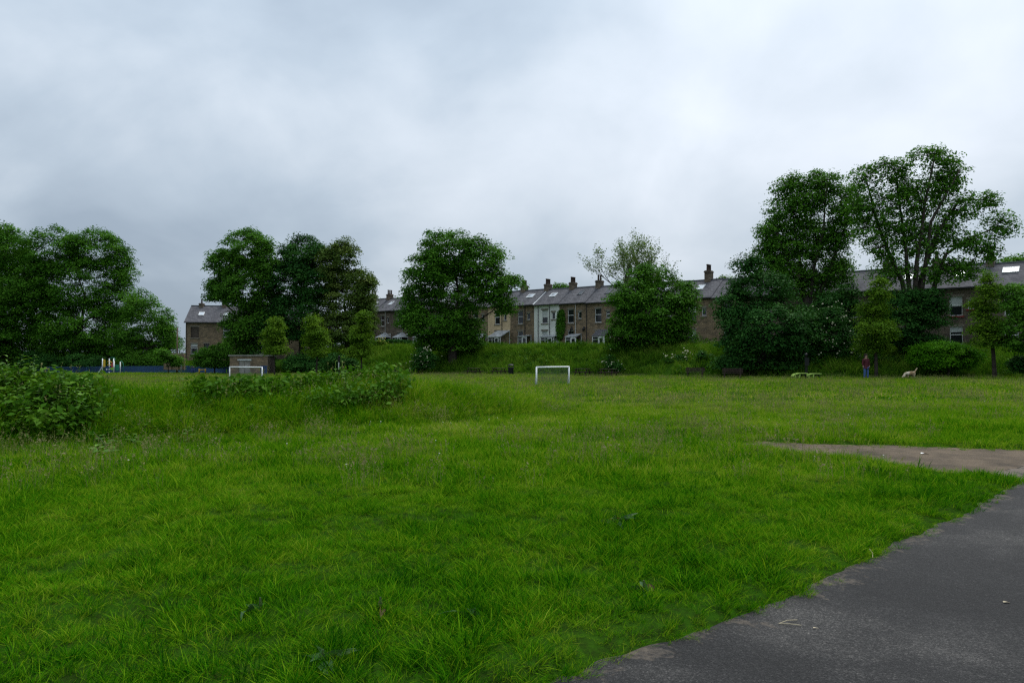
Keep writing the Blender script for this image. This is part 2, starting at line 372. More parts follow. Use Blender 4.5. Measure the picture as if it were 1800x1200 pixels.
# path and dirt strip: sheets that the turf edge covers
def sheet(name, x0, x1, y0, y1, st, zoff, mat, sdf):
    X, Y = np.meshgrid(np.arange(x0, x1, st), np.arange(y0, y1, st)); n_x, n_y = X.shape[1], X.shape[0]
    P = np.stack([X.ravel(), Y.ravel()], 1); sd = sdf(P)
    V = np.stack([P[:, 0], P[:, 1], plane_z(P[:, 0], P[:, 1]) + zoff], 1)
    i = (np.arange(n_y - 1)[:, None] * n_x + np.arange(n_x - 1)[None, :]).ravel()
    f = np.stack([i, i + 1, i + n_x + 1, i + n_x], 1); f = f[sd[f].min(1) < 0.35]
    return obj(name, mesh_np(name, V, f, 4, mat, smooth=True, attrs={'edge': np.clip(-sd, -1, 3)}))
def tarmac_mat():
    m, t, p = mat_new('worn_tarmac')
    g = N(t, 'ShaderNodeNewGeometry'); pos = g.outputs['Position']
    a = N(t, 'ShaderNodeTexNoise', i_Scale=0.75, i_Detail=5.0, i_Roughness=0.62, i_Distortion=0.6); L(t, pos, a.inputs[0])
    b = N(t, 'ShaderNodeTexNoise', i_Scale=130.0, i_Detail=3.0, i_Roughness=0.7); L(t, pos, b.inputs[0])
    v = N(t, 'ShaderNodeTexVoronoi', i_Scale=85.0); L(t, pos, v.inputs[0])
    base = ramp(t, a.outputs[0], [(0.38, (0.013, 0.0127, 0.0126)), (0.54, (0.022, 0.0214, 0.021)), (0.70, (0.058, 0.0555, 0.052))])
    base = mixc(t, 0.85, base, ramp(t, b.outputs[0], [(0.36, (0.25, 0.25, 0.25)), (0.52, (0.9, 0.9, 0.9)), (0.68, (2.5, 2.45, 2.4))]), 'MULTIPLY')
    ch = N(t, 'ShaderNodeTexVoronoi', i_Scale=95.0); L(t, pos, ch.inputs[0])
    chs = N(t, 'ShaderNodeSeparateColor'); L(t, ch.outputs['Color'], chs.inputs[0])
    base = mixc(t, 0.9, base, ramp(t, chs.outputs[0], [(0.0, (0.45,) * 3), (0.6, (0.95,) * 3), (0.85, (1.35,) * 3), (1.0, (2.2, 2.15, 2.1))]), 'MULTIPLY')
    base = mixc(t, 0.5, base, ramp(t, v.outputs['Distance'], [(0.0, (1.5, 1.5, 1.5)), (0.5, (0.7, 0.7, 0.7))]), 'MULTIPLY')
    e = N(t, 'ShaderNodeAttribute', attribute_name='edge')
    dn = N(t, 'ShaderNodeTexNoise', i_Scale=2.6, i_Detail=7.0, i_Roughness=0.7); L(t, pos, dn.inputs[0]); dn.inputs['Distortion'].default_value = 1.2
    dn2 = N(t, 'ShaderNodeTexNoise', i_Scale=28.0, i_Detail=4.0); L(t, pos, dn2.inputs[0])
    soil = math_(t, 'SUBTRACT', math_(t, 'MULTIPLY', math_(t, 'SUBTRACT', dn.outputs[0], 0.47), 1.5), e.outputs['Fac'])
    soil = math_(t, 'ADD', soil, math_(t, 'MULTIPLY', math_(t, 'SUBTRACT', dn2.outputs[0], 0.5), 0.35))
    fac = ramp(t, soil, [(0.0, (0, 0, 0)), (0.08, (0.35, 0.35, 0.35)), (0.35, (0.9, 0.9, 0.9))])
    col = mixc(t, fac, base, mixc(t, dn2.outputs[0], (0.075, 0.058, 0.042), (0.17, 0.138, 0.104)))
    L(t, col, p.inputs['Base Color']); p.inputs['Roughness'].default_value = 0.85
    bp = N(t, 'ShaderNodeBump', i_Strength=0.9, i_Distance=0.006); L(t, math_(t, 'ADD', b.outputs[0], math_(t, 'MULTIPLY', v.outputs['Distance'], -0.8)), bp.inputs['Height']); L(t, bp.outputs[0], p.inputs['Normal'])
    return m
def dirt_mat():
    m, t, p = mat_new('trodden_gravelly_soil')
    g = N(t, 'ShaderNodeNewGeometry'); pos = g.outputs['Position']
    a = N(t, 'ShaderNodeTexNoise', i_Scale=1.4, i_Detail=7.0, i_Roughness=0.65); L(t, pos, a.inputs[0])
    b = N(t, 'ShaderNodeTexNoise', i_Scale=45.0, i_Detail=5.0, i_Roughness=0.75); L(t, pos, b.inputs[0])
    c = ramp(t, a.outputs[0], [(0.35, (0.050, 0.037, 0.024)), (0.6, (0.122, 0.090, 0.058))])
    c = mixc(t, 0.8, c, ramp(t, b.outputs[0], [(0.3, (0.55,) * 3), (0.7, (1.45,) * 3)]), 'MULTIPLY')
    L(t, c, p.inputs['Base Color']); p.inputs['Roughness'].default_value = 0.95
    bp = N(t, 'ShaderNodeBump', i_Strength=0.9, i_Distance=0.02); L(t, b.outputs[0], bp.inputs['Height']); L(t, bp.outputs[0], p.inputs['Normal'])
    return m
M['tarmac'] = tarmac_mat(); M['dirt'] = dirt_mat()
p1 = sheet('path', -7, 27, -5, 17.5, 0.1, 0.006, M['tarmac'], path_sd); tag(p1, 'dark worn tarmac path curving past the grass edge', 'path', kind='structure')
p2 = sheet('dirt_path', 3.5, 13, 9, 15, 0.1, 0.0, M['dirt'], dirt_sd); tag(p2, 'bare trodden dirt strip branching off the tarmac path', 'path', kind='structure')

# ------------------------------------------------------------------ houses
HA = math.atan2(-0.6564, 0.7544)                # direction of the terrace
HU = Vector((0.7544, -0.6564, 0)); H0 = Vector((2.946, 94.44, 0)); HW = 4.2
def wall_holes(w, h, holes, t=0.22):
    """front wall (y=0 face) with openings and their reveals"""
    mb = MB(); xs_ = sorted({0, w, *[q for a in holes for q in a[:2]]}); zs_ = sorted({0, h, *[q for a in holes for q in a[2:]]})
    for i in range(len(xs_) - 1):
        for k in range(len(zs_) - 1):
            a, b, c, d = xs_[i], xs_[i+1], zs_[k], zs_[k+1]
            if any(a >= H[0] and b <= H[1] and c >= H[2] and d <= H[3] for H in holes): continue
            mb.add([(a, 0, c), (b, 0, c), (b, 0, d), (a, 0, d)], [(0, 1, 2, 3)])
    for a, b, c, d in holes:
        mb.add([(a,0,c),(b,0,c),(b,0,d),(a,0,d),(a,t,c),(b,t,c),(b,t,d),(a,t,d)], [(0,4,5,1),(1,5,6,2),(2,6,7,3),(3,7,4,0)])
    return mb
def window(house, x0, x1, z0, z1, frame='white', style='sash', sill='sill', pane='glass', curtain=0.0):
    ft = 0.07; y = 0.12
    w = empty('window', (x0, 0, z0)); w.parent = house
    W, H = x1 - x0, z1 - z0
    mb = MB().box(0, ft, y, y+.06, 0, H).box(W-ft, W, y, y+.06, 0, H).box(ft, W-ft, y, y+.06, 0, ft).box(ft, W-ft, y, y+.06, H-ft, H)
    if style == 'sash': mb.box(ft, W-ft, y-.006, y+.056, H*.56-.035, H*.56+.035)
    if style == 'top': mb.box(ft, W-ft, y-.006, y+.056, H*.72-.03, H*.72+.03)
    mb.build('frame', M[frame], w)
    MB().box(ft-.01, W-ft+.01, y+.02, y+.04, ft-.01, H-ft+.01).build('pane', M[pane], w)
    if curtain:
        MB().box(ft, W-ft, y+.015, y+.019, H*(1-curtain), H-ft).build('blind', M['curtain'], w)
    MB().box(-.12, W+.12, -.07, .10, -.15, 0).build('sill', M[sill], w)
    MB().box(-.12, W+.12, -.012, .10, H, H+.2).build('lintel', M['sill'], w)
    return w
def porch(house, x0, x1, d, h0, h1, kind):
    """lean-to: low wall, glazed frame, sloping roof, door"""
    p = empty('porch', (x0, 0, 0)); p.parent = house; W = x1 - x0
    base = 0.7
    f = MB()
    n = max(2, int(W / 0.62))
    for i in range(n + 1):
        x = W * i / n; f.box(x-.04, x+.04, -d, -d+.08, base, h0)
    f.box(0, W, -d-.01, -d+.09, h0-.08, h0); f.box(0, W, -d-.01, -d+.09, base, base+.07); f.box(0, W, -d+.012, -d+.068, (base+h0)*.5+.25, (base+h0)*.5+.30)
    for x in (0, W):
        f.bar((x, -d+.04, h0), (x, -.02, h1), .07); f.box(x-.04, x+.04, -.10, -.02, base, h1-.05)
    f.build('frame', M['white'], p)
    MB().box(0.01, W-.01, -d+.035, -d+.055, base+.02, h0-.02).build('glazing', M['glass'], p)
    lw = MB().box(0.0, W, -d+.01, -d+.12, 0, base); lw.box(0, .1, -d+.12, -.01, 0, base); lw.box(W-.1, W, -d+.12, -.01, 0, base)
    lw.build('low_wall', M['white'] if kind == 'white' else M['stone_dark'], p)
    if kind == 'hip':   # peaked porch roof
        MB().add([(-.12,-d-.12,h0),(W+.12,-d-.12,h0),(W+.12,0,h0),(-.12,0,h0),(W/2,-d*.35,h1+.15),(W/2,0,h1+.15)], [(0,1,4),(1,2,5,4),(3,0,4,5),(0,3,2,1)]).build('porch_roof', M['polycarb'], p)
    else:
        MB().add([(-.1,-d-.1,h0+.01),(W+.1,-d-.1,h0+.01),(W+.1,-.01,h1+.02),(-.1,-.01,h1+.02),(-.1,-d-.1,h0+.06),(W+.1,-d-.1,h0+.06),(W+.1,-.01,h1+.07),(-.1,-.01,h1+.07)],
                 [(0,3,2,1),(4,5,6,7),(0,1,5,4),(1,2,6,5),(2,3,7,6),(3,0,4,7)]).build('porch_roof', M['polycarb'] if kind != 'slate' else M['slate'], p)
    dd = empty('door', (W*.55, -d-.03, 0)); dd.parent = p
    MB().box(0, .72, 0, .05, .05, min(2.0, h0-.05)).build('panel', M['white'], dd)
    MB().box(.12, .60, -.008, .0, .95, min(1.8, h0-.2)).build('pane', M['glass'], dd)
    return p
def chimney(house, x, y, zr, pots, stack='stone_dark', w=0.62, l=1.0, h=1.0):
    c = empty('chimney', (x, y, zr)); c.parent = house
    MB().box(-w/2, w/2, -l/2, l/2, -1.1, h).box(-w/2-.06, w/2+.06, -l/2-.06, l/2+.06, h-.22, h-.10).build('stack', M[stack], c)
    for i in range(pots):
        yy = -l/2 + l*(i+.5)/pots
        MB().lathe([(.13, 0), (.12, .12), (.105, .6), (.14, .62), (.14, .70), (.10, .72)], 10, (0, yy, h)).build('chimney_pot', M['pot'], c, smooth=True)
    return c
def skylight(house, x, v, w, l, ridge_y, eave_z, ridge_z, bright=True):
    """roof light lying on the front slope; v = share of the way up"""
    y = ridge_y * v; z = eave_z + (ridge_z - eave_z) * v; a = math.atan2(ridge_z - eave_z, ridge_y)
    s = empty('skylight', (x, y, z)); s.parent = house; s.rotation_euler = (a, 0, 0)
    f = MB().box(-w/2, w/2, 0, .07, .0, .10).box(-w/2, w/2, l-.07, l, .0, .10).box(-w/2, -w/2+.07, .07, l-.07, 0, .10).box(w/2-.07, w/2, .07, l-.07, 0, .10)
    f.build('frame', M['white'] if bright else M['lead'], s)
    MB().box(-w/2+.06, w/2-.06, .06, l-.06, .04, .075).build('pane', M['roof_glass'] if bright else M['glass'], s)
def roof_glass():
    m, t, p = mat_new('roof_light_glass'); p.inputs['Base Color'].default_value = (0.55, 0.58, 0.6, 1); p.inputs['Roughness'].default_value = 0.06; p.inputs['Metallic'].default_value = 0.75
    tcn = N(t, 'ShaderNodeTexCoord'); n = N(t, 'ShaderNodeTexNoise', i_Scale=4.0); L(t, tcn.outputs['Object'], n.inputs[0])
    L(t, ramp(t, n.outputs[0], [(0.3, (0.1, 0.1, 0.1)), (0.7, (0.3, 0.3, 0.3))]), p.inputs['Roughness']); return m
M['roof_glass'] = roof_glass()
def roof(house, w, dep, ez, rz_, mat='slate', oh=0.25, ends=(0, 0)):
    hy = dep / 2; s = (rz_ - ez) / hy; th = .12
    a0, a1 = -ends[0], w + ends[1]
    def slab(sg):
        y0 = -oh if sg < 0 else dep + oh; z0 = ez - oh * s
        return [(a0, y0, z0), (a1, y0, z0), (a1, hy, rz_), (a0, hy, rz_), (a0, y0, z0+th), (a1, y0, z0+th), (a1, hy, rz_+th), (a0, hy, rz_+th)]
    r = MB(); F6 = [(0,3,2,1),(4,5,6,7),(0,1,5,4),(1,2,6,5),(2,3,7,6),(3,0,4,7)]; F6b = [tuple(reversed(f)) for f in F6]
    r.add(slab(-1), F6); r.add(slab(1), F6b)
    ro = r.build('roof', M[mat], house)
    MB().bar((a0, hy, rz_+th+.02), (a1, hy, rz_+th+.02), .24, .09).build('ridge_tile', M['lead'], ro)
    MB().box(a0, a1, -oh-.11, -oh-.005, ez-oh*s-.02, ez-oh*s+.09).build('gutter', M['pipe_dark'], house)
    return ro
def house(name, loc, rz, w, dep, eh, rise, wall, cfg, label, group):
    h = empty(name, loc, rz); tag(h, label, 'house', group)
    wins = cfg.get('wins', []); holes = [tuple(v[:4]) for v in wins]
    wa = wall_holes(w, eh, holes)
    hy = dep/2
    wa.add([(0,0,0),(0,dep,0),(0,dep,eh),(0,hy,eh+rise),(0,0,eh)], [(0,4,3,2,1)])
    wa.add([(w,0,0),(w,dep,0),(w,dep,eh),(w,hy,eh+rise),(w,0,eh)], [(0,1,2,3,4)])
    wa.add([(0,dep,0),(w,dep,0),(w,dep,eh),(0,dep,eh)], [(0,3,2,1)])
    wa.add([(.02,.3,.02),(w-.02,.3,.02),(w-.02,.3,eh),(.02,.3,eh)], [(0,1,2,3)])
    wa.build('wall', M[wall], h)
    for v in wins: window(h, *v[:4], **(v[4] if len(v) > 4 else {}))
    roof(h, w, dep, eh, eh + rise, ends=cfg.get('ends', (0, 0)))
    for px_, vv, ww, ll, br in cfg.get('sky', []): skylight(h, px_, vv, ww, ll, hy, eh+.12, eh+rise+.12, br)
    if cfg.get('pots') is not None: chimney(h, cfg.get('chx', 0.0), hy, eh + rise, cfg['pots'], h=cfg.get('chh', .85))
    for x, m_ in cfg.get('pipes', []):
        MB().tube([(x, -.09, 0), (x, -.09, eh-.3), (x, -.22, eh-.1)], .045, 6).build('drainpipe', M[m_], h)
    for x, dz in cfg.get('dish', []):
        ds = empty('satellite_dish', (x, -.12, dz)); ds.parent = h; ds.rotation_euler = (R(70), 0, R(-30))
        MB().lathe([(.02, -.06), (.18, -.03), (.30, .03), (.32, .05)], 16).build('dish', M['bin'], ds, smooth=True)
        MB().bar((0, 0, -.06), (0, .1, -.3), .04).build('bracket', M['bin'], ds)
    for a in cfg.get('porch', []): porch(h, *a)
    if cfg.get('verge'):
        s = rise / hy
        MB().bar((0.02, -.28, eh-.25*s+.15), (0.02, hy, eh+rise+.15), .14, .07).build('verge', M['white'], h)
    return h
UW = (1.30, 2.28, 3.75, 5.50); SW = (2.95, 3.50, 4.25, 5.15); LW = (1.30, 2.28, 1.15, 2.75)
def std(up=None, sm=None, lo=None, small=True):
    r = [(*UW, up or {}), (*LW, lo or up or {})]
    if small: r.append((*SW, {'style': 'none', **(sm or {})}))
    return r
sky1 = [(2.1, .40, .8, 1.0, True)]; skyd = [(2.2, .45, .75, .95, False)]
CFG = {
 -6: ('stone_dark', dict(wins=std(), pots=3, porch=[(2.3, 3.9, 1.2, 1.9, 2.4, 'hip')], pipes=[(2.65, 'pipe_white')], sky=sky1), 'sooty stone terraced house, leftmost between olive tree and big round tree'),
 -5: ('stone_dark', dict(wins=std(), pots=3, porch=[(1.9, 3.9, 1.4, 1.9, 2.5, 'hip')], pipes=[(2.65, 'pipe_white')], sky=sky1), 'sooty stone terraced house with white peaked porch beside the big round tree'),
 -4: ('stone_dark', dict(wins=std(), pots=3, porch=[(2.2, 3.9, 1.4, 1.8, 2.4, 'white')]), 'sooty stone terraced house behind left edge of the big round tree'),
 -3: ('stone', dict(wins=std(), pots=3, porch=[(2.2, 3.9, 1.2, 1.8, 2.4, 'white')], sky=sky1), 'brown stone terraced house wholly behind the big round tree trunk'),
 -2: ('render_cream', dict(wins=std(), pots=3, porch=[(1.9, 4.1, 2.0, 1.9, 2.8, 'white')], pipes=[(2.7, 'pipe_dark')]), 'cream rendered terraced house behind the right side of the big round tree'),
 -1: ('stone', dict(wins=std(sm={}), pots=3, porch=[(2.3, 3.7, 1.1, 2.0, 2.15, 'white')], pipes=[(2.65, 'pipe_dark')], sky=[(2.3, .42, 1.1, .9, True)]), 'brown stone terraced house with white porch left of the white house'),
 0: ('render_white', dict(wins=std({'curtain': .55}), pots=3, porch=[(1.9, 4.0, 1.0, 1.9, 2.15, 'white')], pipes=[(2.62, 'pipe_dark'), (0.75, 'pipe_dark')], sky=[(2.0, .42, 1.0, .9, True)], verge=True), 'only white rendered house in the terrace, with black drainpipes'),
 1: ('stone', dict(wins=std(), pots=3, porch=[(1.95, 3.5, 1.3, 1.9, 2.3, 'clear')], pipes=[(2.62, 'pipe_white')], dish=[(3.9, 2.95), (2.0, 2.95)], sky=skyd), 'brown stone terraced house with ivy, pale drainpipe and clear glazed porch'),
 2: ('stone', dict(wins=std(sm={'style': 'sash'}), pots=2, chh=.9, porch=[(1.9, 3.6, 1.4, 2.0, 2.8, 'slate')], pipes=[(0.1, 'pipe_dark')], sky=skyd), 'brown stone terraced house with white windows touching the dense round-headed tree'),
 3: ('stone_dark', dict(wins=std(), pots=2, sky=sky1), 'stone terraced house hidden behind the dense shrubby tree'),
 4: ('stone_dark', dict(wins=std({'curtain': .3}), pots=2, porch=[(.6, 3.4, 1.6, 2.0, 2.9, 'slate')], sky=sky1), 'stone terraced house with slate lean-to beside the dense shrubby tree'),
 5: ('stone', dict(wins=std({'curtain': .4}), pots=3, chh=1.15, chx=2.4, sky=sky1, pipes=[(.5, 'pipe_dark')]), 'stone terraced house with tall chimney between the two dense leafy trees'),
 6: ('stone', dict(wins=std()), 'stone terraced house behind the darkest bushy tree, left part'),
 7: ('stone_dark', dict(wins=std(), pots=2), 'stone terraced house behind the darkest bushy tree, right part'),
 8: ('stone_dark', dict(wins=std(), pots=2, sky=skyd), 'dark stone terraced house behind the bright green ash crown'),
 9: ('stone_dark', dict(wins=std(), pots=2), 'dark stone terraced house behind the conical young tree'),
 10: ('stone_dark', dict(wins=std(), pots=2, sky=sky1), 'dark stone terraced house behind the many-stemmed tall tree'),
 11: ('stone_dark', dict(wins=[(1.45, 2.45, 3.75, 5.45, {'curtain': .5, 'sill': 'red_paint'}), (1.45, 2.45, 1.2, 2.8, {'curtain': .3}), (2.85, 3.4, 4.3, 5.15, {'style': 'none', 'sill': 'red_paint'})], pots=2, sky=sky1), 'dark stone terraced house with red window sills above the bright bush'),
 12: ('stone_dark', dict(wins=std(), pots=2, chx=0.0, sky=[(1.6, .5, 1.2, .9, True)]), 'dark stone terraced house with big bright skylight at the far right'),
 13: ('stone_dark', dict(wins=std(), pots=2), 'dark stone terraced house cut by the right edge of the view'),
}
CFG[-9] = ('stone_dark', dict(wins=std(), pots=3, sky=sky1), 'sooty stone terraced house at the far end of the row, behind the olive tree')
CFG[-8] = ('stone_dark', dict(wins=std(), pots=3, porch=[(1.9, 3.9, 1.4, 1.9, 2.5, 'hip')], pipes=[(2.65, 'pipe_white')], sky=sky1), 'sooty stone terraced house with white peaked porch right beside the olive tree')
CFG[-7] = ('stone_dark', dict(wins=std(), pots=3, porch=[(1.9, 3.9, 1.4, 1.9, 2.5, 'hip')], pipes=[(2.65, 'pipe_white')], sky=sky1), 'sooty stone terraced house with white peaked porch left of the big round sycamore')
CFG[-6] = CFG[-6][:2] + ('sooty stone terraced house touching the left outline of the big round sycamore',)
CFG[-5] = CFG[-5][:2] + ('sooty stone terraced house behind the left lobe of the big round sycamore',)
CFG[-4] = CFG[-4][:2] + ('sooty stone terraced house behind the left middle of the big round sycamore',)
for i in range(-9, 14):
    wall_, cfg, lab = CFG[i]
    p = H0 + HU * (HW * i)
    zt = 2.30 - 0.022 * p.x
    cfg = dict(cfg)
    house('terraced_house', (p.x, p.y, zt), HA, HW - 0.004, 6.0, 6.3 + 0.02 * (i % 2), 2.1, wall_, cfg, lab, 'terraced houses along the bank')

# second short row, far left
LA = math.atan2(0.15, 1.0)
LC = [
 ('stone', dict(wins=[(.75, 1.95, 3.5, 5.2, {'frame': 'board', 'pane': 'board', 'style': 'none'}), (.75, 1.75, 1.0, 2.6, {'curtain': .3}), (2.7, 3.5, 1.2, 2.6, {'frame': 'board'})], ends=(.2, 0), pots=1, chx=1.4, chh=.5, sky=[(1.9, .35, .8, .9, True)], pipes=[(.12, 'pipe_dark')]), 'end house of the stone row by the playground, with boarded upper window'),
 ('stone', dict(wins=[(-0.0 + .6, 1.6, 3.6, 5.3, {}), (.6, 1.6, 1.0, 2.6, {}), (2.9, 3.6, 1.2, 2.6, {'frame': 'board'})], pots=4, chx=0.0, chh=1.1, sky=[(.2 + .5, .35, .7, .8, True)]), 'second house of the stone row by the playground, with white upper window'),
 ('stone_dark', dict(wins=[(.8, 1.7, 3.6, 5.3, {}), (.8, 1.7, 1.0, 2.6, {})], pots=4, pipes=[(3.6, 'pipe_dark')]), 'third house of the stone row, behind the left tree of the three'),
 ('stone', dict(wins=[(2.4, 3.4, 3.6, 5.3, {}), (2.4, 3.4, 1.6, 3.2, {})], pots=4), 'fourth house of the stone row, behind the middle tree of the three'),
]
for i, (wall_, cfg, lab) in enumerate(LC):
    q = Vector((at(326, 110.0), 110.0, 0)) + Vector((math.cos(LA), math.sin(LA), 0)) * 4.9 * i
    house('row_house', (q.x, q.y, 1.05), LA, 4.896, 7.0, 6.0, 2.6, wall_, cfg, lab, 'stone houses by the playground')

M['wood_grey'] = plain('grey_painted_door', (0.30, 0.28, 0.25), .7, .15, 3)
# boundary wall in front of the row's gable, stone hut with flat roof
def stone_wall(label, a, b, h, mat, z):
    d = Vector((b[0]-a[0], b[1]-a[1], 0)); ln = d.length
    w = empty('garden_wall', (a[0], a[1], z), math.atan2(d.y, d.x)); tag(w, label, 'wall')
    MB().box(0, ln, 0, .35, 0, h).build('masonry', M[mat], w)
    n = int(ln / .6)
    cm = MB().box(.01, .585, -.04, .39, 0, .12).mesh('coping_stone', M['sill'])
    for i in range(n): obj('coping_stone', cm, w, (i * ln / n, 0, h + .002))
    for i in range(1, 3): MB().box(ln*i/3-.2, ln*i/3+.2, -.12, -.002, 0, h).build('buttress', M[mat], w)
stone_wall('pale sandstone yard wall below the end house gable', (at(288, 104), 104), (at(324, 104), 104), 2.3, 'stone', -.3)
hut = empty('stone_hut', (at(404, 93), 93.0, -.75), 0.04); tag(hut, 'small flat-roofed stone hut with grey door behind the left goal', 'hut')
MB().add(*(lambda m: (m.v, m.f))(wall_holes(4.9, 2.45, [(1.15, 2.65, 0.05, 1.85)], .2))).build('wall', M['stone'], hut)
MB().box(0.001, .25, .001, 3.2, 0, 2.45).box(4.65, 4.899, .001, 3.2, 0, 2.45).box(.25, 4.65, 2.95, 3.2, 0, 2.45).build('side_wall', M['stone_dark'], hut)
MB().box(-.15, 5.05, -.15, 3.35, 2.452, 2.62).build('roof', M['concrete'], hut)
MB().box(1.0, 2.8, -.03, .1, 1.86, 2.06).build('lintel', M['curtain'], hut)
dr = MB().box(1.15, 2.65, .12, .18, .05, 1.85).build('door', M['wood_grey'] if 'wood_grey' in M else M['timber'], hut)
MB().box(1.885, 1.915, .10, .119, .05, 1.85).build('centre_strip', M['board'], dr)
MB().box(1.95, 2.15, .11, .119, .9, 1.15).build('notice', M['curtain'], dr)

# ------------------------------------------------------------------ park furniture
def make_goal(label, A, B, H, depth):
    """A, B ground points of the two front posts; depth to the back (sign = side)"""
    A = Vector(A); B = Vector(B); u = (B - A).normalized(); n = Vector((-u.y, u.x, 0)) * depth
    za, zb = gz1(A.x, A.y) - .06, gz1(B.x, B.y) - .06; z0 = (za + zb) / 2
    g = empty('football_goal', (A.x, A.y, z0)); tag(g, label, 'goal', 'small football goals')
    D = Vector((B.x - A.x, B.y - A.y, 0)); T = Vector((0, 0, H))
    r = .05
    MB().tube([Vector((0,0,-.05)), T], r, 10).build('post', M['goal'], g, True); MB().tube([D - Vector((0,0,.05)), D + T], r, 10).build('post', M['goal'], g, True)
    MB().tube([T, D + T], r, 10).build('crossbar', M['goal'], g, True)
    rr = .02
    MB().tube([T, n + Vector((0,0,.03))], rr, 6).build('back_stay', M['post_grey'], g); MB().tube([D + T, D + n + Vector((0,0,.03))], rr, 6).build('back_stay', M['post_grey'], g)
    MB().tube([n + Vector((0,0,.03)), n + D + Vector((0,0,.03))], rr, 6).build('ground_bar', M['post_grey'], g)
    net = MB(); nh = int(D.length / .12)
    for i in range(nh + 1):
        p = D * (i / nh); net.bar(p + T, p + n + Vector((0,0,.03)), .010)
    for k in range(1, 12):
        a = T + (n + Vector((0,0,.03)) - T) * (k / 12); net.bar(a, a + D, .010)
    for e in (Vector((0,0,0)), D):
        for k in range(1, 8):
            a = e + n * (k / 8); net.bar(a + Vector((0,0,.02)), a + T * (1 - k / 8), .010)
    tag(net.build('net', M['net'], g), kind='stuff')
make_goal('white football goal with net facing the open grass, right of the mound', (at(943, 42.5), 42.5, 0), (at(1000, 44.5), 44.5, 0), 1.16, 0.12)
make_goal('white football goal with thin posts beyond the mound', (at(404, 61), 61.0, 0), (at(461, 59.5), 59.5, 0), 1.2, 0.12)

def make_bench():
    b = empty('park_bench'); W = 1.5
    for i, (y, z) in enumerate([(0.0, .43), (.13, .43), (.26, .43)]): MB().box(-W/2, W/2, y, y+.10, z, z+.045).build('seat_slat', M['bench'], b)
    for i, z in enumerate([.55, .70]): MB().add(*(lambda m: (m.v, m.f))(MB().box(-W/2, W/2, .40+.03*i, .435+.03*i, z, z+.12))).build('back_slat', M['bench'], b)
    for x in (-W*.38, W*.38):
        MB().box(x-.05, x+.05, .0, .09, -.05, .428).build('leg', M['bench'], b); MB().bar((x, .36, -.05), (x, .45, .86), .09, .06).build('leg', M['bench'], b)
        MB().box(x-.03, x+.03, .091, .36, .36, .427).build('bearer', M['bench'], b)
    return b
def make_table():
    b = empty('picnic_bench'); W = 1.5
    for i in range(5): MB().box(-W/2, W/2, -.36+.145*i, -.225+.145*i, .70, .74).build('top_plank', M['bench'], b)
    for y in (-.74, .60): MB().box(-W/2, W/2, y, y+.20, .42, .46).build('seat_plank', M['bench'], b)
    for x in (-W*.36, W*.36):
        for s in (-1, 1): MB().bar((x, s*.62, -.05), (x, s*.16, .70), .09, .05).build('leg', M['bench'], b)
        MB().box(x-.045+.07, x+.0+.07, -.72, .72, .36, .42).build('bearer', M['bench'], b)
    return b
bsp = [(692, 82, 'table', 'dark picnic bench at the bank foot nearest the mound'), (728, 82, 'bench', 'dark bench under the cream-flowering elder'),
       (833, 76, 'table', 'dark picnic bench, second to the left of the litter bin'), (877, 75, 'table', 'dark picnic bench next to the litter bin'),
       (1024, 65.5, 'table', 'dark picnic bench just right of the nearer goal'), (1069, 62.5, 'table', 'dark picnic bench at the left foot of the dense shrubby tree'),
       (1221, 56.5, 'bench', 'dark park bench between the two dense trees'), (1287, 53.5, 'bench', 'dark park bench in front of the darkest bushy tree')]
protos = {'bench': make_bench(), 'table': make_table()}; used = set()
for px_, Y, k, lab in bsp:
    o = copy_tree(protos[k]) if k in used else protos[k]; used.add(k)
    x = at(px_, Y); o.location = (x, Y, gz1(x, Y) - .04); o.rotation_euler = (0, 0, R(-35 if px_ < 1200 else -12)); tag(o, lab, 'bench', 'benches along the bank foot')
    if k == 'bench': o.rotation_euler = (0, 0, R(-20))
x = at(898, 74.5); bn = empty('litter_bin', (x, 74.5, gz1(x, 74.5) - .03)); tag(bn, 'dark round litter bin at the bank foot beside a picnic bench', 'bin')
MB().lathe([(.24, 0), (.27, .05), (.29, .70), (.30, .72)], 16).build('body', M['bin'], bn, True)
MB().lathe([(.31, .72), (.33, .74), (.33, .80), (.30, .82)], 16).build('rim', M['iron'], bn, True)
MB().lathe([(.33, 1.0), (.31, 1.06), (.20, 1.13), (.05, 1.16)], 16).build('hood', M['bin'], bn, True)
for a in range(4): MB().box(-.03, .03, -.01, .01, .80, 1.02).build('hood_post', M['iron'], bn, loc=(.3*math.cos(a*1.57+.4), .3*math.sin(a*1.57+.4), 0))

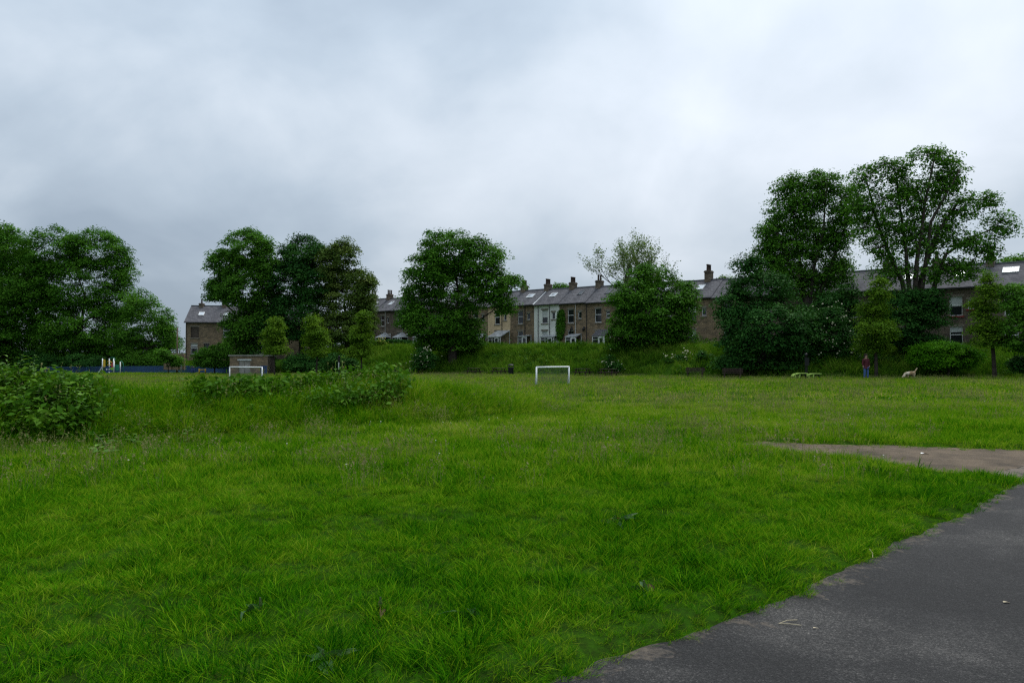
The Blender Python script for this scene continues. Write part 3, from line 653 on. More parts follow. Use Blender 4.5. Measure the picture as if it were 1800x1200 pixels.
# outdoor gym pieces
Y = 80.0; x = at(596, Y); gp = empty('gym_post', (x, Y, gz1(x, Y) - .05)); tag(gp, 'black gym post with white strip inside a lime tube frame, beyond the mound', 'gym equipment')
MB().box(-.13, .13, -.09, .09, 0, 2.05).build('post', M['gymblack'], gp, bevel=.02); MB().lathe([(.10, 0), (.14, .04), (.12, .16), (.03, .2)], 12, (0, 0, 2.052)).build('cap', M['gymblack'], gp, True)
MB().box(-.045, .045, -.102, -.092, .75, 1.5).build('white_strip', M['goal'], gp)
for s in (-1, 1): MB().tube([(s*.34, -.05, .2), (s*.39, -.05, 1.66), (s*.14, -.05, 1.70)], .032, 8).build('handle_bar', M['lime'], gp, True)
for s in (-1, 1): MB().tube([(s*.34, -.05, .2), (s*.14, -.05, .2)], .03, 8).build('foot_bar', M['lime'], gp, True)
Y = 51.0
def situp(px_, label, flip):
    x = at(px_, Y); b = empty('situp_bench', (x, Y, gz1(x, Y) - .05)); tag(b, label, 'gym equipment', 'lime gym benches')
    pr = [(-.52, .30), (-.42, .42), (-.1, .50), (.15, .50), (.52, .50)]
    mb = MB(); n = len(pr); w = .24
    vs = [(p[0]*flip, sy*w, p[1]-dz) for dz in (0, .05) for sy in (-1, 1) for p in pr]
    fs = [(i, i+1, n+i+1, n+i) for i in range(n-1)] + [(2*n+i, 3*n+i, 3*n+i+1, 2*n+i+1) for i in range(n-1)] + [(i, 2*n+i, 2*n+i+1, i+1) for i in range(n-1)] + [(n+i, n+i+1, 3*n+i+1, 3*n+i) for i in range(n-1)] + [(0, n, 3*n, 2*n), (n-1, 3*n-1, 4*n-1, 2*n-1)]
    mb.add(vs, fs).build('board', M['lime'], b)
    MB().box(-.62, .62, -.22, -.14, .02, .08).build('base_rail', M['lime'], b); MB().box(-.62, .62, .14, .22, .02, .08).build('base_rail', M['lime'], b)
    for k in (-.42, -.1): MB().bar((k*flip, -.18, .05), ((k+.06)*flip, -.18, .46), .07).build('leg', M['lime'], b); MB().bar((k*flip, .18, .05), ((k+.06)*flip, .18, .46), .07).build('leg', M['lime'], b)
    MB().tube([(.02*flip, 0, .06), (.1*flip, 0, .34), (.26*flip, 0, .45), (.42*flip, 0, .34), (.5*flip, 0, .06)], .05, 8).build('hoop', M['gymblack'], b, True)
situp(1405, 'lime green sit-up bench left of the black gym column', 1); situp(1429, 'lime green sit-up bench right of the black gym column', 1)
x = at(1417, Y + .4); gc = empty('gym_column', (x, Y + .4, gz1(x, Y) - .05)); tag(gc, 'tall black column rising behind the two lime gym benches', 'gym equipment')
MB().lathe([(.12, 0), (.11, .1), (.10, 1.75), (.12, 1.78), (.12, 1.86), (.06, 1.93)], 14).build('post', M['gymblack'], gc, True); MB().box(-.16, .16, -.13, -.11, 1.05, 1.6).build('sign_plate', M['gymblack'], gc)

# playground
def fence_run(label, pts, h):
    f = empty('playground_fence', (pts[0][0], pts[0][1], 0)); tag(f, label, 'fence'); o0 = Vector((pts[0][0], pts[0][1], 0))
    bars = MB(); rails_t = MB(); rails_b = MB()
    for a, b in zip(pts[:-1], pts[1:]):
        A = Vector((a[0], a[1], gz1(*a) - .05)); B = Vector((b[0], b[1], gz1(*b) - .05)); ln = (B - A).length; nn = int(ln / 2.4); ns = int(ln / .14)
        for i in range(nn):
            p = A.lerp(B, i / nn) - o0; MB().box(p.x-.04, p.x+.04, p.y-.04, p.y+.04, p.z, p.z+h+.05).build('post', M['blue_fence'], f)
        for i in range(ns):
            p = A.lerp(B, i / ns) - o0; bars.box(p.x-.028, p.x+.028, p.y-.012, p.y+.012, p.z+.08, p.z+h-.02)
        rails_t.bar(A - o0 + Vector((0, 0, h)), B - o0 + Vector((0, 0, h)), .05, .06); rails_b.bar(A - o0 + Vector((0, 0, .1)), B - o0 + Vector((0, 0, .1)), .045, .06)
    rails_t.build('top_rail', M['blue_fence'], f); rails_b.build('bottom_rail', M['blue_fence'], f); tag(bars.build('railing_bars', M['blue_fence'], f), kind='stuff')
fence_run('dark blue railing fence along the back of the playground', [(at(60, 119), 119), (at(200, 117), 117), (at(330, 108), 108), (at(400, 99), 99), (at(470, 92), 92)], 1.1)
Y = 109.0; x = at(190, Y); pt = empty('play_tower', (x, Y, gz1(x, Y) - .05)); tag(pt, 'playground climbing tower with steel slide, yellow bars and pale posts', 'play tower')
s_ = Y / F
for dx, hh, yy in ((-9.5, 2.35, 0), (-4, 2.35, 1.0), (4.5, 1.95, 1.0), (10, 2.35, 0), (18, 1.85, .6)):
    MB().tube([(dx*s_, yy, 0), (dx*s_, yy, hh)], .075, 8).build('post', M['goal'], pt, True)
MB().box(-9.5*s_, 10*s_, .05, .95, .95, 1.03).build('deck', M['blue'], pt)
MB().box(-3.2*s_, 7.5*s_, -.06, -.01, .1, .93).build('lower_panel', M['blue'], pt)
for hx, hz in ((-1.5, .7), (3, .7), (3, .25)): MB().lathe([(.10, 0), (.10, .02)], 12).build('porthole', M['goal'], pt, loc=(hx*s_, -.065, hz)).rotation_euler = (R(90), 0, 0)
MB().box(-8.6*s_, -5*s_, .02, .06, 1.05, 2.2).build('side_panel', M['yellow'], pt)
for z in (1.25, 1.75): MB().tube([(-4*s_, .5, z+.1), (0, .5, z+.15), (4*s_, .5, z)], .06, 8).build('guard_bar', M['yellow'], pt, True)
MB().tube([(-4*s_, 1., 2.2), (-1*s_, 1., 2.5), (5*s_, 1., 2.45), (9.5*s_, .5, 2.1)], .04, 8).build('arch', M['teal'], pt, True)
MB().box(6*s_, 9.3*s_, .0, .05, .95, 1.7).build('activity_panel', M['red'], pt); MB().box(11*s_, 17*s_, .3, .34, .5, 1.4).build('climbing_panel', M['teal'], pt)
MB().tube([(18*s_, .6, 1.85), (20*s_, .6, 2.0), (23*s_, .6, 1.6), (24*s_, .6, 0)], .04, 8).build('fire_pole', M['teal'], pt, True)
sl = MB(); ps = [(-9*s_, 1.02), (-10.5*s_, .85), (-14.5*s_, .22), (-16.5*s_, .12)]
for (a, za), (b, zb) in zip(ps[:-1], ps[1:]):
    sl.add([(a,-.1,za),(a,.7,za),(b,.7,zb),(b,-.1,zb),(a,-.1,za-.05),(a,.7,za-.05),(b,.7,zb-.05),(b,-.1,zb-.05)], [(0,1,2,3),(4,7,6,5),(0,3,7,4),(1,5,6,2),(0,4,5,1),(2,6,7,3)])
sl.build('slide', M['steel'], pt)
for y in (-.12, .7): MB().add([(a, yy, z+dz) for a, z in ps for yy in (y, y+.04) for dz in (-.06, .22)], [(4*i+a, 4*i+b, 4*i+4+b, 4*i+4+a) for i in range(3) for a, b in ((0,1),(1,3),(3,2),(2,0))]).build('slide_side', M['steel'], pt)
Y = 104.0; x = at(319, Y); cp = empty('crossbar_post', (x, Y, gz1(x, Y) - .05)); tag(cp, 'pale grey playground post with short timber crossbar near its top', 'post')
MB().tube([(0, 0, 0), (0, 0, 1.95)], .085, 10).build('post', M['post_grey'], cp, True); MB().box(-.62, .62, -.09, -.086 + .08, 1.62, 1.76).build('crossbar', M['wood_pale'], cp); MB().lathe([(.13, 0), (.13, .2), (.05, .28)], 10, (0, 0, 1.952)).build('cap', M['iron'], cp, True)
Y = 98.0; x = at(356, Y); yf = empty('yellow_play_frame', (x, Y, gz1(x, Y) - .05)); tag(yf, 'low yellow playground frame of two posts and a rail', 'play frame')
for s in (-1, 1): MB().tube([(s*.42, 0, 0), (s*.42, 0, .78)], .09, 8).build('post', M['yellow'], yf, True)
MB().tube([(-.42, 0, .62), (.42, 0, .62)], .06, 8).build('rail', M['yellow'], yf, True)
Y = 101.0; x = at(339, Y); bb = empty('blue_bin', (x, Y, gz1(x, Y) - .05)); tag(bb, 'small blue litter bin against the playground fence', 'bin')
MB().lathe([(.22, 0), (.26, .1), (.28, .85), (.24, .9)], 12).build('body', M['blue'], bb, True); MB().lathe([(.30, .9), (.28, 1.0), (.1, 1.06)], 12).build('lid', M['iron'], bb, True)
Y = 106.0; x = at(311.5, Y); tp = empty('telegraph_pole', (x, Y, gz1(x, Y) - .1)); tag(tp, 'slim brown timber pole standing before the end house gable', 'pole')
MB().tube([(0, 0, 0), (0, 0, 6.9)], [.13, .09], 8).build('shaft', M['timber'], tp, True); MB().lathe([(.10, 6.9), (.03, 6.98)], 8).build('cap', M['lead'], tp)
for z in (6.3, 6.6): MB().lathe([(.05, 0), (.05, .1)], 8, (.13, 0, z)).build('insulator', M['bin'], tp)

# ------------------------------------------------------------------ person and dog
def skin(name, nodes, edges, mat, parent=None, sub=2, loc=(0, 0, 0), rz=0):
    me = bpy.data.meshes.new(name); me.from_pydata([n[0] for n in nodes], edges, []); me.materials.append(mat)
    o = obj(name, me, parent, loc, rz); m = o.modifiers.new('skin', 'SKIN'); m.use_smooth_shade = True
    for sv, n in zip(me.skin_vertices[0].data, nodes): sv.radius = n[1] if isinstance(n[1], tuple) else (n[1], n[1])
    me.skin_vertices[0].data[0].use_root = True
    s = o.modifiers.new('sub', 'SUBSURF'); s.levels = sub; s.render_levels = sub
    return o
M['skin'] = plain('skin', (0.42, 0.26, 0.19), 0.6, 0.06); M['hair'] = plain('dark_hair', (0.03, 0.02, 0.015), 0.7, 0.3, 30)
M['maroon'] = plain('maroon_jacket', (0.075, 0.012, 0.018), 0.8, 0.2, 8); M['denim'] = plain('blue_denim', (0.06, 0.12, 0.30), 0.85, 0.2, 20); M['shoe'] = plain('shoe', (0.02, 0.02, 0.02), 0.6)
Y = 50.5; x = at(1522, Y); zg = gz1(x, Y) - .05
pe = skin('person', [((0,0,.98), .13), ((0,0,1.18), .13), ((0,0,1.38), (.17,.11)), ((0,0,1.50), .06), ((0,-.01,1.58), .085), ((0,-.02,1.68), .095), ((0,-.01,1.75), .06),
     ((.17,0,1.42), .055), ((.23,.02,1.16), .042), ((.24,-.03,.93), .032), ((-.17,0,1.42), .055), ((-.23,.02,1.16), .042), ((-.24,-.03,.93), .032),
     ((.095,0,.88), .085), ((.11,-.02,.50), .055), ((.12,.0,.09), .04), ((.125,-.12,.04), .035), ((-.095,0,.88), .085), ((-.11,-.02,.50), .055), ((-.12,.03,.09), .04), ((-.125,-.09,.04), .035),
     ((.245,-.05,.86), .030), ((-.245,-.05,.86), .030)],
    [(0,1),(1,2),(2,3),(3,4),(4,5),(5,6),(2,7),(7,8),(8,9),(2,10),(10,11),(11,12),(0,13),(13,14),(14,15),(15,16),(0,17),(17,18),(18,19),(19,20),(9,21),(12,22)], M['skin'], None, 2, (x, Y, zg), R(8))
tag(pe, 'person in maroon jacket and blue jeans standing at the field edge', 'person')
skin('jacket', [((0,0,.95), (.185,.145)), ((0,0,.80), (.175,.135)), ((0,0,1.18), (.17,.135)), ((0,0,1.38), (.20,.13)), ((0,0,1.48), .075), ((.19,0,1.42), .075), ((.245,.02,1.16), .062), ((.25,-.03,.96), .050), ((-.19,0,1.42), .075), ((-.245,.02,1.16), .062), ((-.25,-.03,.96), .050)],
     [(0,1),(0,2),(2,3),(3,4),(3,5),(5,6),(6,7),(3,8),(8,9),(9,10)], M['maroon'], pe)
skin('jeans', [((0,0,.96), (.16,.12)), ((.095,0,.86), .10), ((.112,-.02,.50), .075), ((.12,.0,.11), .065), ((-.095,0,.86), .10), ((-.112,-.02,.50), .075), ((-.12,.03,.11), .065)], [(0,1),(1,2),(2,3),(0,4),(4,5),(5,6)], M['denim'], pe)
skin('hair', [((0,.03,1.70), .105), ((0,.05,1.62), .085), ((0,.0,1.77), .075)], [(0,1),(0,2)], M['hair'], pe)
for s, yy in ((1, -.02), (-1, .01)): skin('shoe', [((s*.12,.03+yy,.05), .05), ((s*.125,-.06+yy,.045), .048), ((s*.13,-.16+yy,.035), .038)], [(0,1),(1,2)], M['shoe'], pe)
for s in (-1, 1):
    MB().lathe([(.004, -.012), (.014, 0), (.004, .012)], 8, (s*.033, -.108, 1.675)).build('eye', M['shoe'], pe, True)
skin('nose', [((0,-.112,1.66), .012), ((0,-.122,1.635), .016)], [(0,1)], M['skin'], pe); MB().box(-.03, .03, -.104, -.09, 1.595, 1.606).build('mouth', M['red_paint'], pe)
def fur_mat():
    m, t, p = mat_new('cream_tan_fur'); tcn = N(t, 'ShaderNodeTexCoord'); n = N(t, 'ShaderNodeTexNoise', i_Scale=3.0, i_Detail=6.0); L(t, tcn.outputs['Object'], n.inputs[0])
    L(t, ramp(t, n.outputs[0], [(0.42, (0.30, 0.20, 0.105)), (0.60, (0.62, 0.54, 0.42))]), p.inputs['Base Color']); p.inputs['Roughness'].default_value = .95; return m
M['fur'] = fur_mat()
x = at(1600, Y); zg = gz1(x, Y) - .05
dg = skin('dog', [((.22,0,.47), (.13,.15)), ((0,0,.45), (.13,.14)), ((-.24,0,.46), (.14,.165)), ((-.40,0,.44), (.09,.10)), ((-.52,0,.30), .085), ((-.60,0,.20), .075), ((-.69,0,.12), .045),
    ((.33,0,.52), .055), ((.44,0,.64), .05), ((.52,0,.76), .045), ((.58,0,.80), .02),
    ((-.26,.09,.34), .06), ((-.27,.10,.18), .04), ((-.26,.10,.03), .035), ((-.26,-.09,.34), .06), ((-.29,-.10,.18), .04), ((-.30,-.10,.03), .035),
    ((.24,.09,.36), .09), ((.18,.10,.26), .055), ((.29,.10,.16), .035), ((.27,.10,.03), .035), ((.24,-.09,.36), .09), ((.16,-.10,.26), .055), ((.27,-.10,.16), .035), ((.25,-.10,.03), .035)],
    [(0,1),(1,2),(2,3),(3,4),(4,5),(5,6),(0,7),(7,8),(8,9),(9,10),(2,11),(11,12),(12,13),(2,14),(14,15),(15,16),(0,17),(17,18),(18,19),(19,20),(0,21),(21,22),(22,23),(23,24)], M['fur'], None, 2, (x, Y, zg), R(12))
tag(dg, 'cream and tan dog with raised tail sniffing the grass', 'dog')
for s in (-1, 1): skin('ear', [((-.53,s*.07,.29), .025), ((-.55,s*.10,.22), .03), ((-.57,s*.10,.15), .018)], [(0,1),(1,2)], M['fur'], dg)

# ------------------------------------------------------------------ trees
def unit(v): return v / np.maximum(np.linalg.norm(v, axis=-1, keepdims=True), 1e-9)
def leaves_mesh(name, C, Nn, size, mat, clump, aspect=0.62, r=rng):
    """one bent four-cornered leaf per centre"""
    n = len(C); a = unit(np.cross(Nn, unit(r.normal(size=(n, 3))))); b = np.cross(Nn, a)
    s = (size * r.uniform(0.6, 1.35, n))[:, None]; w = s * aspect * r.uniform(.7, 1.2, n)[:, None]
    V = np.empty((n, 4, 3)); droop = Nn * s * r.uniform(-.05, .3, n)[:, None]
    V[:, 0] = C - a*s*.5; V[:, 1] = C + b*w*.5 + droop*.4; V[:, 2] = C + a*s*.5 - droop*.6; V[:, 3] = C - b*w*.5 + droop*.4
    val = np.clip(0.5 + 0.16*r.normal(size=n) + clump, 0, 1)
    return mesh_np(name, V.reshape(-1, 3), np.arange(n*4), 4, mat, attrs={'rnd': np.repeat(val, 4)})
def limb_tube(mb, a, b, r0, r1, bend, n=6, segs=5, r=random):
    a = Vector(a); b = Vector(b); d = b - a; ln = d.length
    off = Vector((r.uniform(-1, 1), r.uniform(-1, 1), r.uniform(-.2, .6))) * ln * bend
    pts = []
    for i in range(segs + 1):
        t = i / segs; p = a.lerp(b, t) + off * (4*t*(1-t)) * .5
        if 0 < i < segs: p += Vector((r.uniform(-1, 1), r.uniform(-1, 1), r.uniform(-1, 1))) * ln * .018
        pts.append(p)
    mb.tube(pts, [r0 + (r1 - r0)*(i/segs)**.8 for i in range(segs + 1)], n)
    return pts
def tree(name, label, px, Y, lobes, mat, group=None, dens=1.0, leaf=0.30, cl_r=0.85, lpc=46, trunk_r=0.35, fork=0.28, shell=0.55, bark='bark', cat='tree', seed=1, flowers=0, airy=0.0,
         twig=True, zbase=None, deep=0.9, fl_mat='flower', stems=()):
    r = np.random.default_rng(seed * 101 + 5); rr = random.Random(seed)
    dens *= (2.0 + 1.0*airy)*(1.0 - .15*(1 - airy)); cl_r *= 1.12 - .2*airy; lpc = int(lpc*(2.25 - 1.15*airy)); leaf *= .80
    s = Y / F; bx = at(px, Y); bz = (gz1(bx, Y) - .12) if zbase is None else zbase
    root = empty(name, (bx, Y, bz)); tag(root, label, cat, group)
    o0 = np.array([bx, Y, bz])
    C = []; R_ = []
    for k, (lx, ly, rx, ry) in enumerate(lobes):
        g_ = 1.10 + .24*airy; rad = np.array([rx*s*g_, (rx + ry)*.5*s*deep*g_, ry*s*g_]); C.append(np.array([at(lx, Y), Y + r.uniform(-.5, .5)*rad[1], zat(ly, Y)]) - o0); R_.append(rad)
    C = np.array(C); R_ = np.array(R_)
    top = (C[:, 2] + R_[:, 2]).max()
    # clump centres: shell-biased points in the lobes
    cc = []; cl_lobe = []
    for k in range(len(C)):
        area = (R_[k, 0]*R_[k, 2] + R_[k, 0]*R_[k, 1] + R_[k, 1]*R_[k, 2])
        m = max(5, int(area / (cl_r**2) * 2.1 * dens))
        d = unit(r.normal(size=(m, 3))); rad = r.uniform(shell**3, 1.0, m)**(1/3)
        p = C[k] + d * (rad*np.where(r.uniform(size=m) < .14, r.uniform(1.05, 1.22, m), 1.0))[:, None] * np.maximum(R_[k] - cl_r*.45, R_[k]*.55) 
        cc.append(p); cl_lobe += [k]*m
    cc = np.vstack(cc); cl_lobe = np.array(cl_lobe)
    ok = cc[:, 2] > 0.25; cc = cc[ok]; cl_lobe = cl_lobe[ok]
    # trunk and limbs
    fz = top * fork; fp = Vector((rr.uniform(-.2, .2), rr.uniform(-.2, .2), fz))
    tb = MB(); tb.tube([(0, 0, -.3), (0, 0, .12), (fp.x*.4, fp.y*.4, fz*.5), fp], [trunk_r*1.45, trunk_r*1.1, trunk_r*.92, trunk_r*.85], 10)
    lpts = {}
    bk = M[bark]
    tb.build('trunk', bk, root, True)
    nodes_p = [np.array(fp)]; nodes_r = [trunk_r*.8]; fpa = np.array(fp)
    for q in (.55, .8): nodes_p.append(fpa*q); nodes_r.append(trunk_r*.7)
    for st in stems:
        yy = rr.uniform(-.12, .12); pts = [Vector((at(a, Y) - bx, yy*i*1.2*s*40, zat(b, Y) - bz)) for i, (a, b) in enumerate(st)]; pts[0].y = 0
        fine = []
        for p_, q_ in zip(pts[:-1], pts[1:]):
            for t_ in (0, .5): fine.append(p_.lerp(q_, t_) + Vector((rr.uniform(-1, 1), rr.uniform(-1, 1), 0))*.07)
        fine.append(pts[-1]); n_ = len(fine) - 1; rs = [trunk_r*(.52 - .40*(i/n_)) for i in range(n_ + 1)]
        mbs = MB(); mbs.tube(fine, rs, 7); mbs.build('limb', bk, root, True)
        for i_, p_ in enumerate(fine):
            if i_ >= 2: nodes_p.append(np.array(p_)); nodes_r.append(rs[i_]*.75)
    if stems: fpa_w = .12
    else: fpa_w = .58
    for k in sorted(range(len(C)), key=lambda k: np.linalg.norm(C[k] - fpa)):
        mb = MB(); A_ = np.array(nodes_p); dv = C[k] - A_; cost = np.linalg.norm(dv, axis=1) + fpa_w*np.linalg.norm(A_ - fpa, axis=1) + 1.2*np.maximum(A_[:, 2] - C[k][2], 0)
        j = int(np.argmin(cost)); rl = min(nodes_r[j]*.92, trunk_r*(0.30 + 0.25*min(1.0, R_[k].mean()/4.0))); rl = max(rl, .06)
        far_ = C[k] + unit(C[k] - A_[j])*R_[k].min()*.35
        pts = limb_tube(mb, A_[j], far_, rl, rl*.42, .20, 6, 7, rr)
        for i_, p_ in enumerate(pts):
            if i_ >= 2: nodes_p.append(np.array(p_)); nodes_r.append(rl + (rl*.42 - rl)*(i_/7)**.8)
        if twig:
            mine = cc[cl_lobe == k]; pp = np.array(pts[2:])
            for q in mine[:: (1 if airy else 2)]:
                j = int(np.argmin(((pp - q)**2).sum(1) + .5*np.maximum(pp[:, 2] - q[2], 0)))
                limb_tube(mb, pp[j], q, max(.016, rl*.18), .007, .2, 3, 3, rr)
        mb.build('limb', bk, root, True)
    # leaves
    m = len(cc); cnt = np.maximum(4, (lpc * r.uniform(.55, 1.45, m) * (1 - airy*.35)).astype(int))
    idx = np.repeat(np.arange(m), cnt); n = len(idx)
    cr = cl_r * r.uniform(.55, 1.3, m)
    d = unit(r.normal(size=(n, 3))); rad = r.uniform(0, 1, n)**(1/2.2)
    P = cc[idx] + d * rad[:, None] * cr[idx][:, None] * np.array([1.15, 1.15, .46])
    P[:, 2] -= 0.38 * cr[idx] * (np.linalg.norm((P - cc[idx])[:, :2], axis=1) / cr[idx])**2
    out = unit(cc - C[cl_lobe])[idx]
    Nn = unit(np.array([0, 0, .75]) + .45*out + .35*d + .5*r.normal(size=(n, 3)))
    P[:, 2] = np.maximum(P[:, 2], .12)
    cv = r.normal(size=m)*.17
    crown = obj('crown', leaves_mesh('crown', P, Nn, leaf, mat, cv[idx], r=r), root)
    tag(crown, kind='stuff')
    if flowers:
        fb = MB(); o_ = unit(cc - C[cl_lobe]); cand = np.where((o_[:, 1] < .2) & (r.uniform(size=m) < .9))[0]
        for q in range(flowers):
            j = cand[r.integers(len(cand))]; p = cc[j] + o_[j]*cl_r*.75 + r.normal(size=3)*.25
            w = r.uniform(.04, .085) * (leaf / .16)**.5
            pr = [(w, 0), (w*.8, .04), (.02, .06)]; q0 = len(fb.v); fb.lathe(pr, 7, (0, 0, 0))
            mt = Matrix.Translation(Vector(p)) @ Euler((r.uniform(.3, 1.3), r.uniform(-.5, .5), r.uniform(-.5, .5))).to_matrix().to_4x4()
            for i in range(q0, len(fb.v)): fb.v[i] = tuple(mt @ Vector(fb.v[i]))
        tag(fb.build('blossom', M[fl_mat], root), kind='stuff')
    return root

GT = 'large mature trees'
tree('sycamore_tree', 'dense dark tree cut off by the left edge of the view', 10, 128, [(-25, 470, 62, 70), (25, 435, 42, 40), (-10, 565, 80, 62), (40, 530, 55, 65), (-60, 420, 50, 45), (10, 610, 60, 35)], M['lf_syc'], GT, leaf=.42, cl_r=1.5, lpc=52, trunk_r=.6, seed=1)
tree('sycamore_tree', 'broad dense sycamore, tallest tree behind the playground climbing tower', 135, 126, [(100, 440, 50, 45), (165, 437, 50, 42), (200, 468, 30, 38), (130, 495, 75, 55), (195, 530, 36, 45), (150, 570, 78, 50), (85, 595, 55, 36), (60, 500, 45, 55), (185, 600, 45, 35)], M['lf_syc'], GT, leaf=.40, cl_r=1.45, lpc=54, trunk_r=.65, seed=2)
tree('broadleaf_tree', 'smaller rounded tree between the tall sycamore and the end house', 258, 120, [(245, 538, 30, 33), (285, 563, 24, 28), (262, 595, 42, 34), (225, 600, 30, 34), (298, 590, 14, 22)], M['lf_ash'], GT, leaf=.36, cl_r=1.15, lpc=46, trunk_r=.35, seed=3)
tree('broadleaf_tree', 'left tree of the three-tree clump, with ragged spreading branches', 440, 100, [(437, 438, 40, 38), (395, 462, 32, 28), (468, 455, 24, 34), (380, 512, 26, 18), (400, 495, 30, 24), (435, 505, 42, 36), (440, 570, 40, 38), (462, 530, 30, 40), (425, 605, 30, 24)], M['lf_ash'], GT, leaf=.36, cl_r=1.0, lpc=42, trunk_r=.45, seed=4, airy=.3)
tree('broadleaf_tree', 'middle tree of the three-tree clump, darkest green', 530, 101, [(528, 446, 38, 38), (505, 495, 44, 48), (555, 480, 40, 55), (530, 555, 62, 46), (485, 575, 30, 38), (560, 590, 30, 24)], M['lf_dark'], GT, leaf=.36, cl_r=1.1, lpc=52, trunk_r=.45, seed=5)
tree('broadleaf_tree', 'right tree of the three-tree clump, olive tinted', 610, 98, [(600, 452, 28, 38), (608, 520, 44, 55), (642, 512, 24, 40), (602, 578, 46, 36), (640, 558, 24, 34), (575, 470, 20, 40)], M['lf_olive'], GT, leaf=.34, cl_r=.95, lpc=46, trunk_r=.4, seed=6)
tree('sycamore_tree', 'big round dome-crowned sycamore standing alone on the bank', 796, 86, [(790, 438, 54, 42), (752, 472, 42, 42), (845, 452, 42, 40), (738, 520, 34, 30), (800, 508, 58, 46), (862, 498, 40, 34), (905, 492, 19, 16), (884, 530, 22, 24), (768, 566, 60, 34), (822, 575, 36, 26), (727, 556, 28, 26), (785, 598, 66, 18)], M['lf_syc'], GT, leaf=.32, cl_r=1.05, lpc=56, trunk_r=.5, seed=7)
def sparse_tree(px, Y, py_top, label, seed):
    r = random.Random(seed); x = at(px, Y); z0 = gz1(x, Y) - .1; root = empty('sparse_tree', (x, Y, z0)); tag(root, label, 'tree', GT); H = zat(py_top, Y) - z0
    MB().tube([(0, 0, -.2), (.1, 0, H*.2), (.05, .1, H*.42)], [.30, .25, .20], 9).build('trunk', M['bark_pale'], root, True); tips = []
    def grow(mb, p, d, ln, rad, lev):
        pts = [p]; n = 3
        for i in range(n):
            d = (d + Vector((r.uniform(-.28, .28), r.uniform(-.28, .28), r.uniform(-.05, .30)))).normalized(); pts.append(pts[-1] + d*ln/n)
        mb.tube(pts, [rad*(1 - .16*i) for i in range(n + 1)], 5 if lev < 2 else 3)
        if lev >= 3: tips.extend(pts[1:])
        if lev < 5:
            for k in range(3 if lev < 4 else 2):
                dd = (d + Vector((r.uniform(-.85, .85), r.uniform(-.85, .85), r.uniform(-.25, .55)))).normalized(); grow(mb, pts[r.choice((1, 2, 3, 3))], dd, ln*r.uniform(.55, .82), max(.011, rad*.52), lev + 1)
    for k in range(7):
        mb = MB(); a = -math.pi + k*.9 + r.uniform(-.2, .2); hz = H*r.uniform(.36, .44)
        grow(mb, Vector((.07, .04, hz)), Vector((math.cos(a)*.75, math.sin(a)*.45, r.uniform(.6, 1.0))).normalized(), H*r.uniform(.26, .33), .11, 1); mb.build('limb', M['bark_pale'], root, True)
    q = np.random.default_rng(seed); T = np.array([tuple(t) for t in tips]); T = T[q.uniform(size=len(T)) < .9]; P = np.repeat(T, 5, 0) + q.normal(size=(len(T)*5, 3))*.24
    tag(obj('crown', leaves_mesh('crown', P, unit(np.array([0, 0, .7]) + .6*q.normal(size=P.shape)), .19, M['lf_pale'], .1*q.normal(size=len(P)), r=q), root), kind='stuff')
sparse_tree(1114, 80, 434, 'half-bare pale tree with thin twigs behind the dense shrubby tree', 8)
tree('broadleaf_tree', 'dense shrubby round-headed tree reaching down to the grass, right of the nearer goal', 1150, 69, [(1148, 487, 44, 28), (1108, 520, 40, 36), (1195, 520, 30, 38), (1150, 548, 74, 46), (1108, 595, 40, 44), (1185, 598, 44, 44), (1145, 632, 66, 22), (1150, 585, 60, 40)], M['lf_syc'], GT, leaf=.27, cl_r=.85, lpc=50, trunk_r=.35, fork=.15, seed=9)
tree('broadleaf_tree', 'darkest bushy tree, pointed at upper left, behind two park benches', 1340, 58.5, [(1312, 462, 24, 24), (1340, 505, 56, 36), (1290, 540, 34, 34), (1345, 575, 84, 50), (1290, 610, 38, 40), (1400, 600, 42, 44), (1335, 638, 84, 20), (1415, 560, 22, 36)], M['lf_dark'], GT, leaf=.25, cl_r=.8, lpc=52, trunk_r=.35, fork=.15, seed=10)
tree('ash_tree', 'tall bright green ash just left of the many-stemmed tree', 1418, 65, [(1395, 320, 26, 24), (1448, 318, 36, 24), (1488, 360, 30, 38), (1400, 368, 42, 36), (1362, 402, 26, 24), (1440, 412, 44, 34), (1390, 440, 48, 34), (1476, 470, 30, 40), (1420, 492, 48, 30), (1360, 470, 30, 24), (1360, 435, 26, 24), (1425, 350, 30, 26), (1470, 410, 30, 30)], M['lf_ash'], GT, leaf=.26, cl_r=.78, lpc=36, trunk_r=.36, fork=.30, seed=11, airy=.6, dens=1.1, shell=.1, deep=.75, stems=[[(1418, 600), (1415, 500), (1405, 420), (1395, 320)], [(1418, 580), (1430, 470), (1446, 400), (1450, 318)], [(1420, 560), (1462, 470), (1486, 400), (1490, 350)], [(1416, 570), (1388, 470), (1362, 402)]])
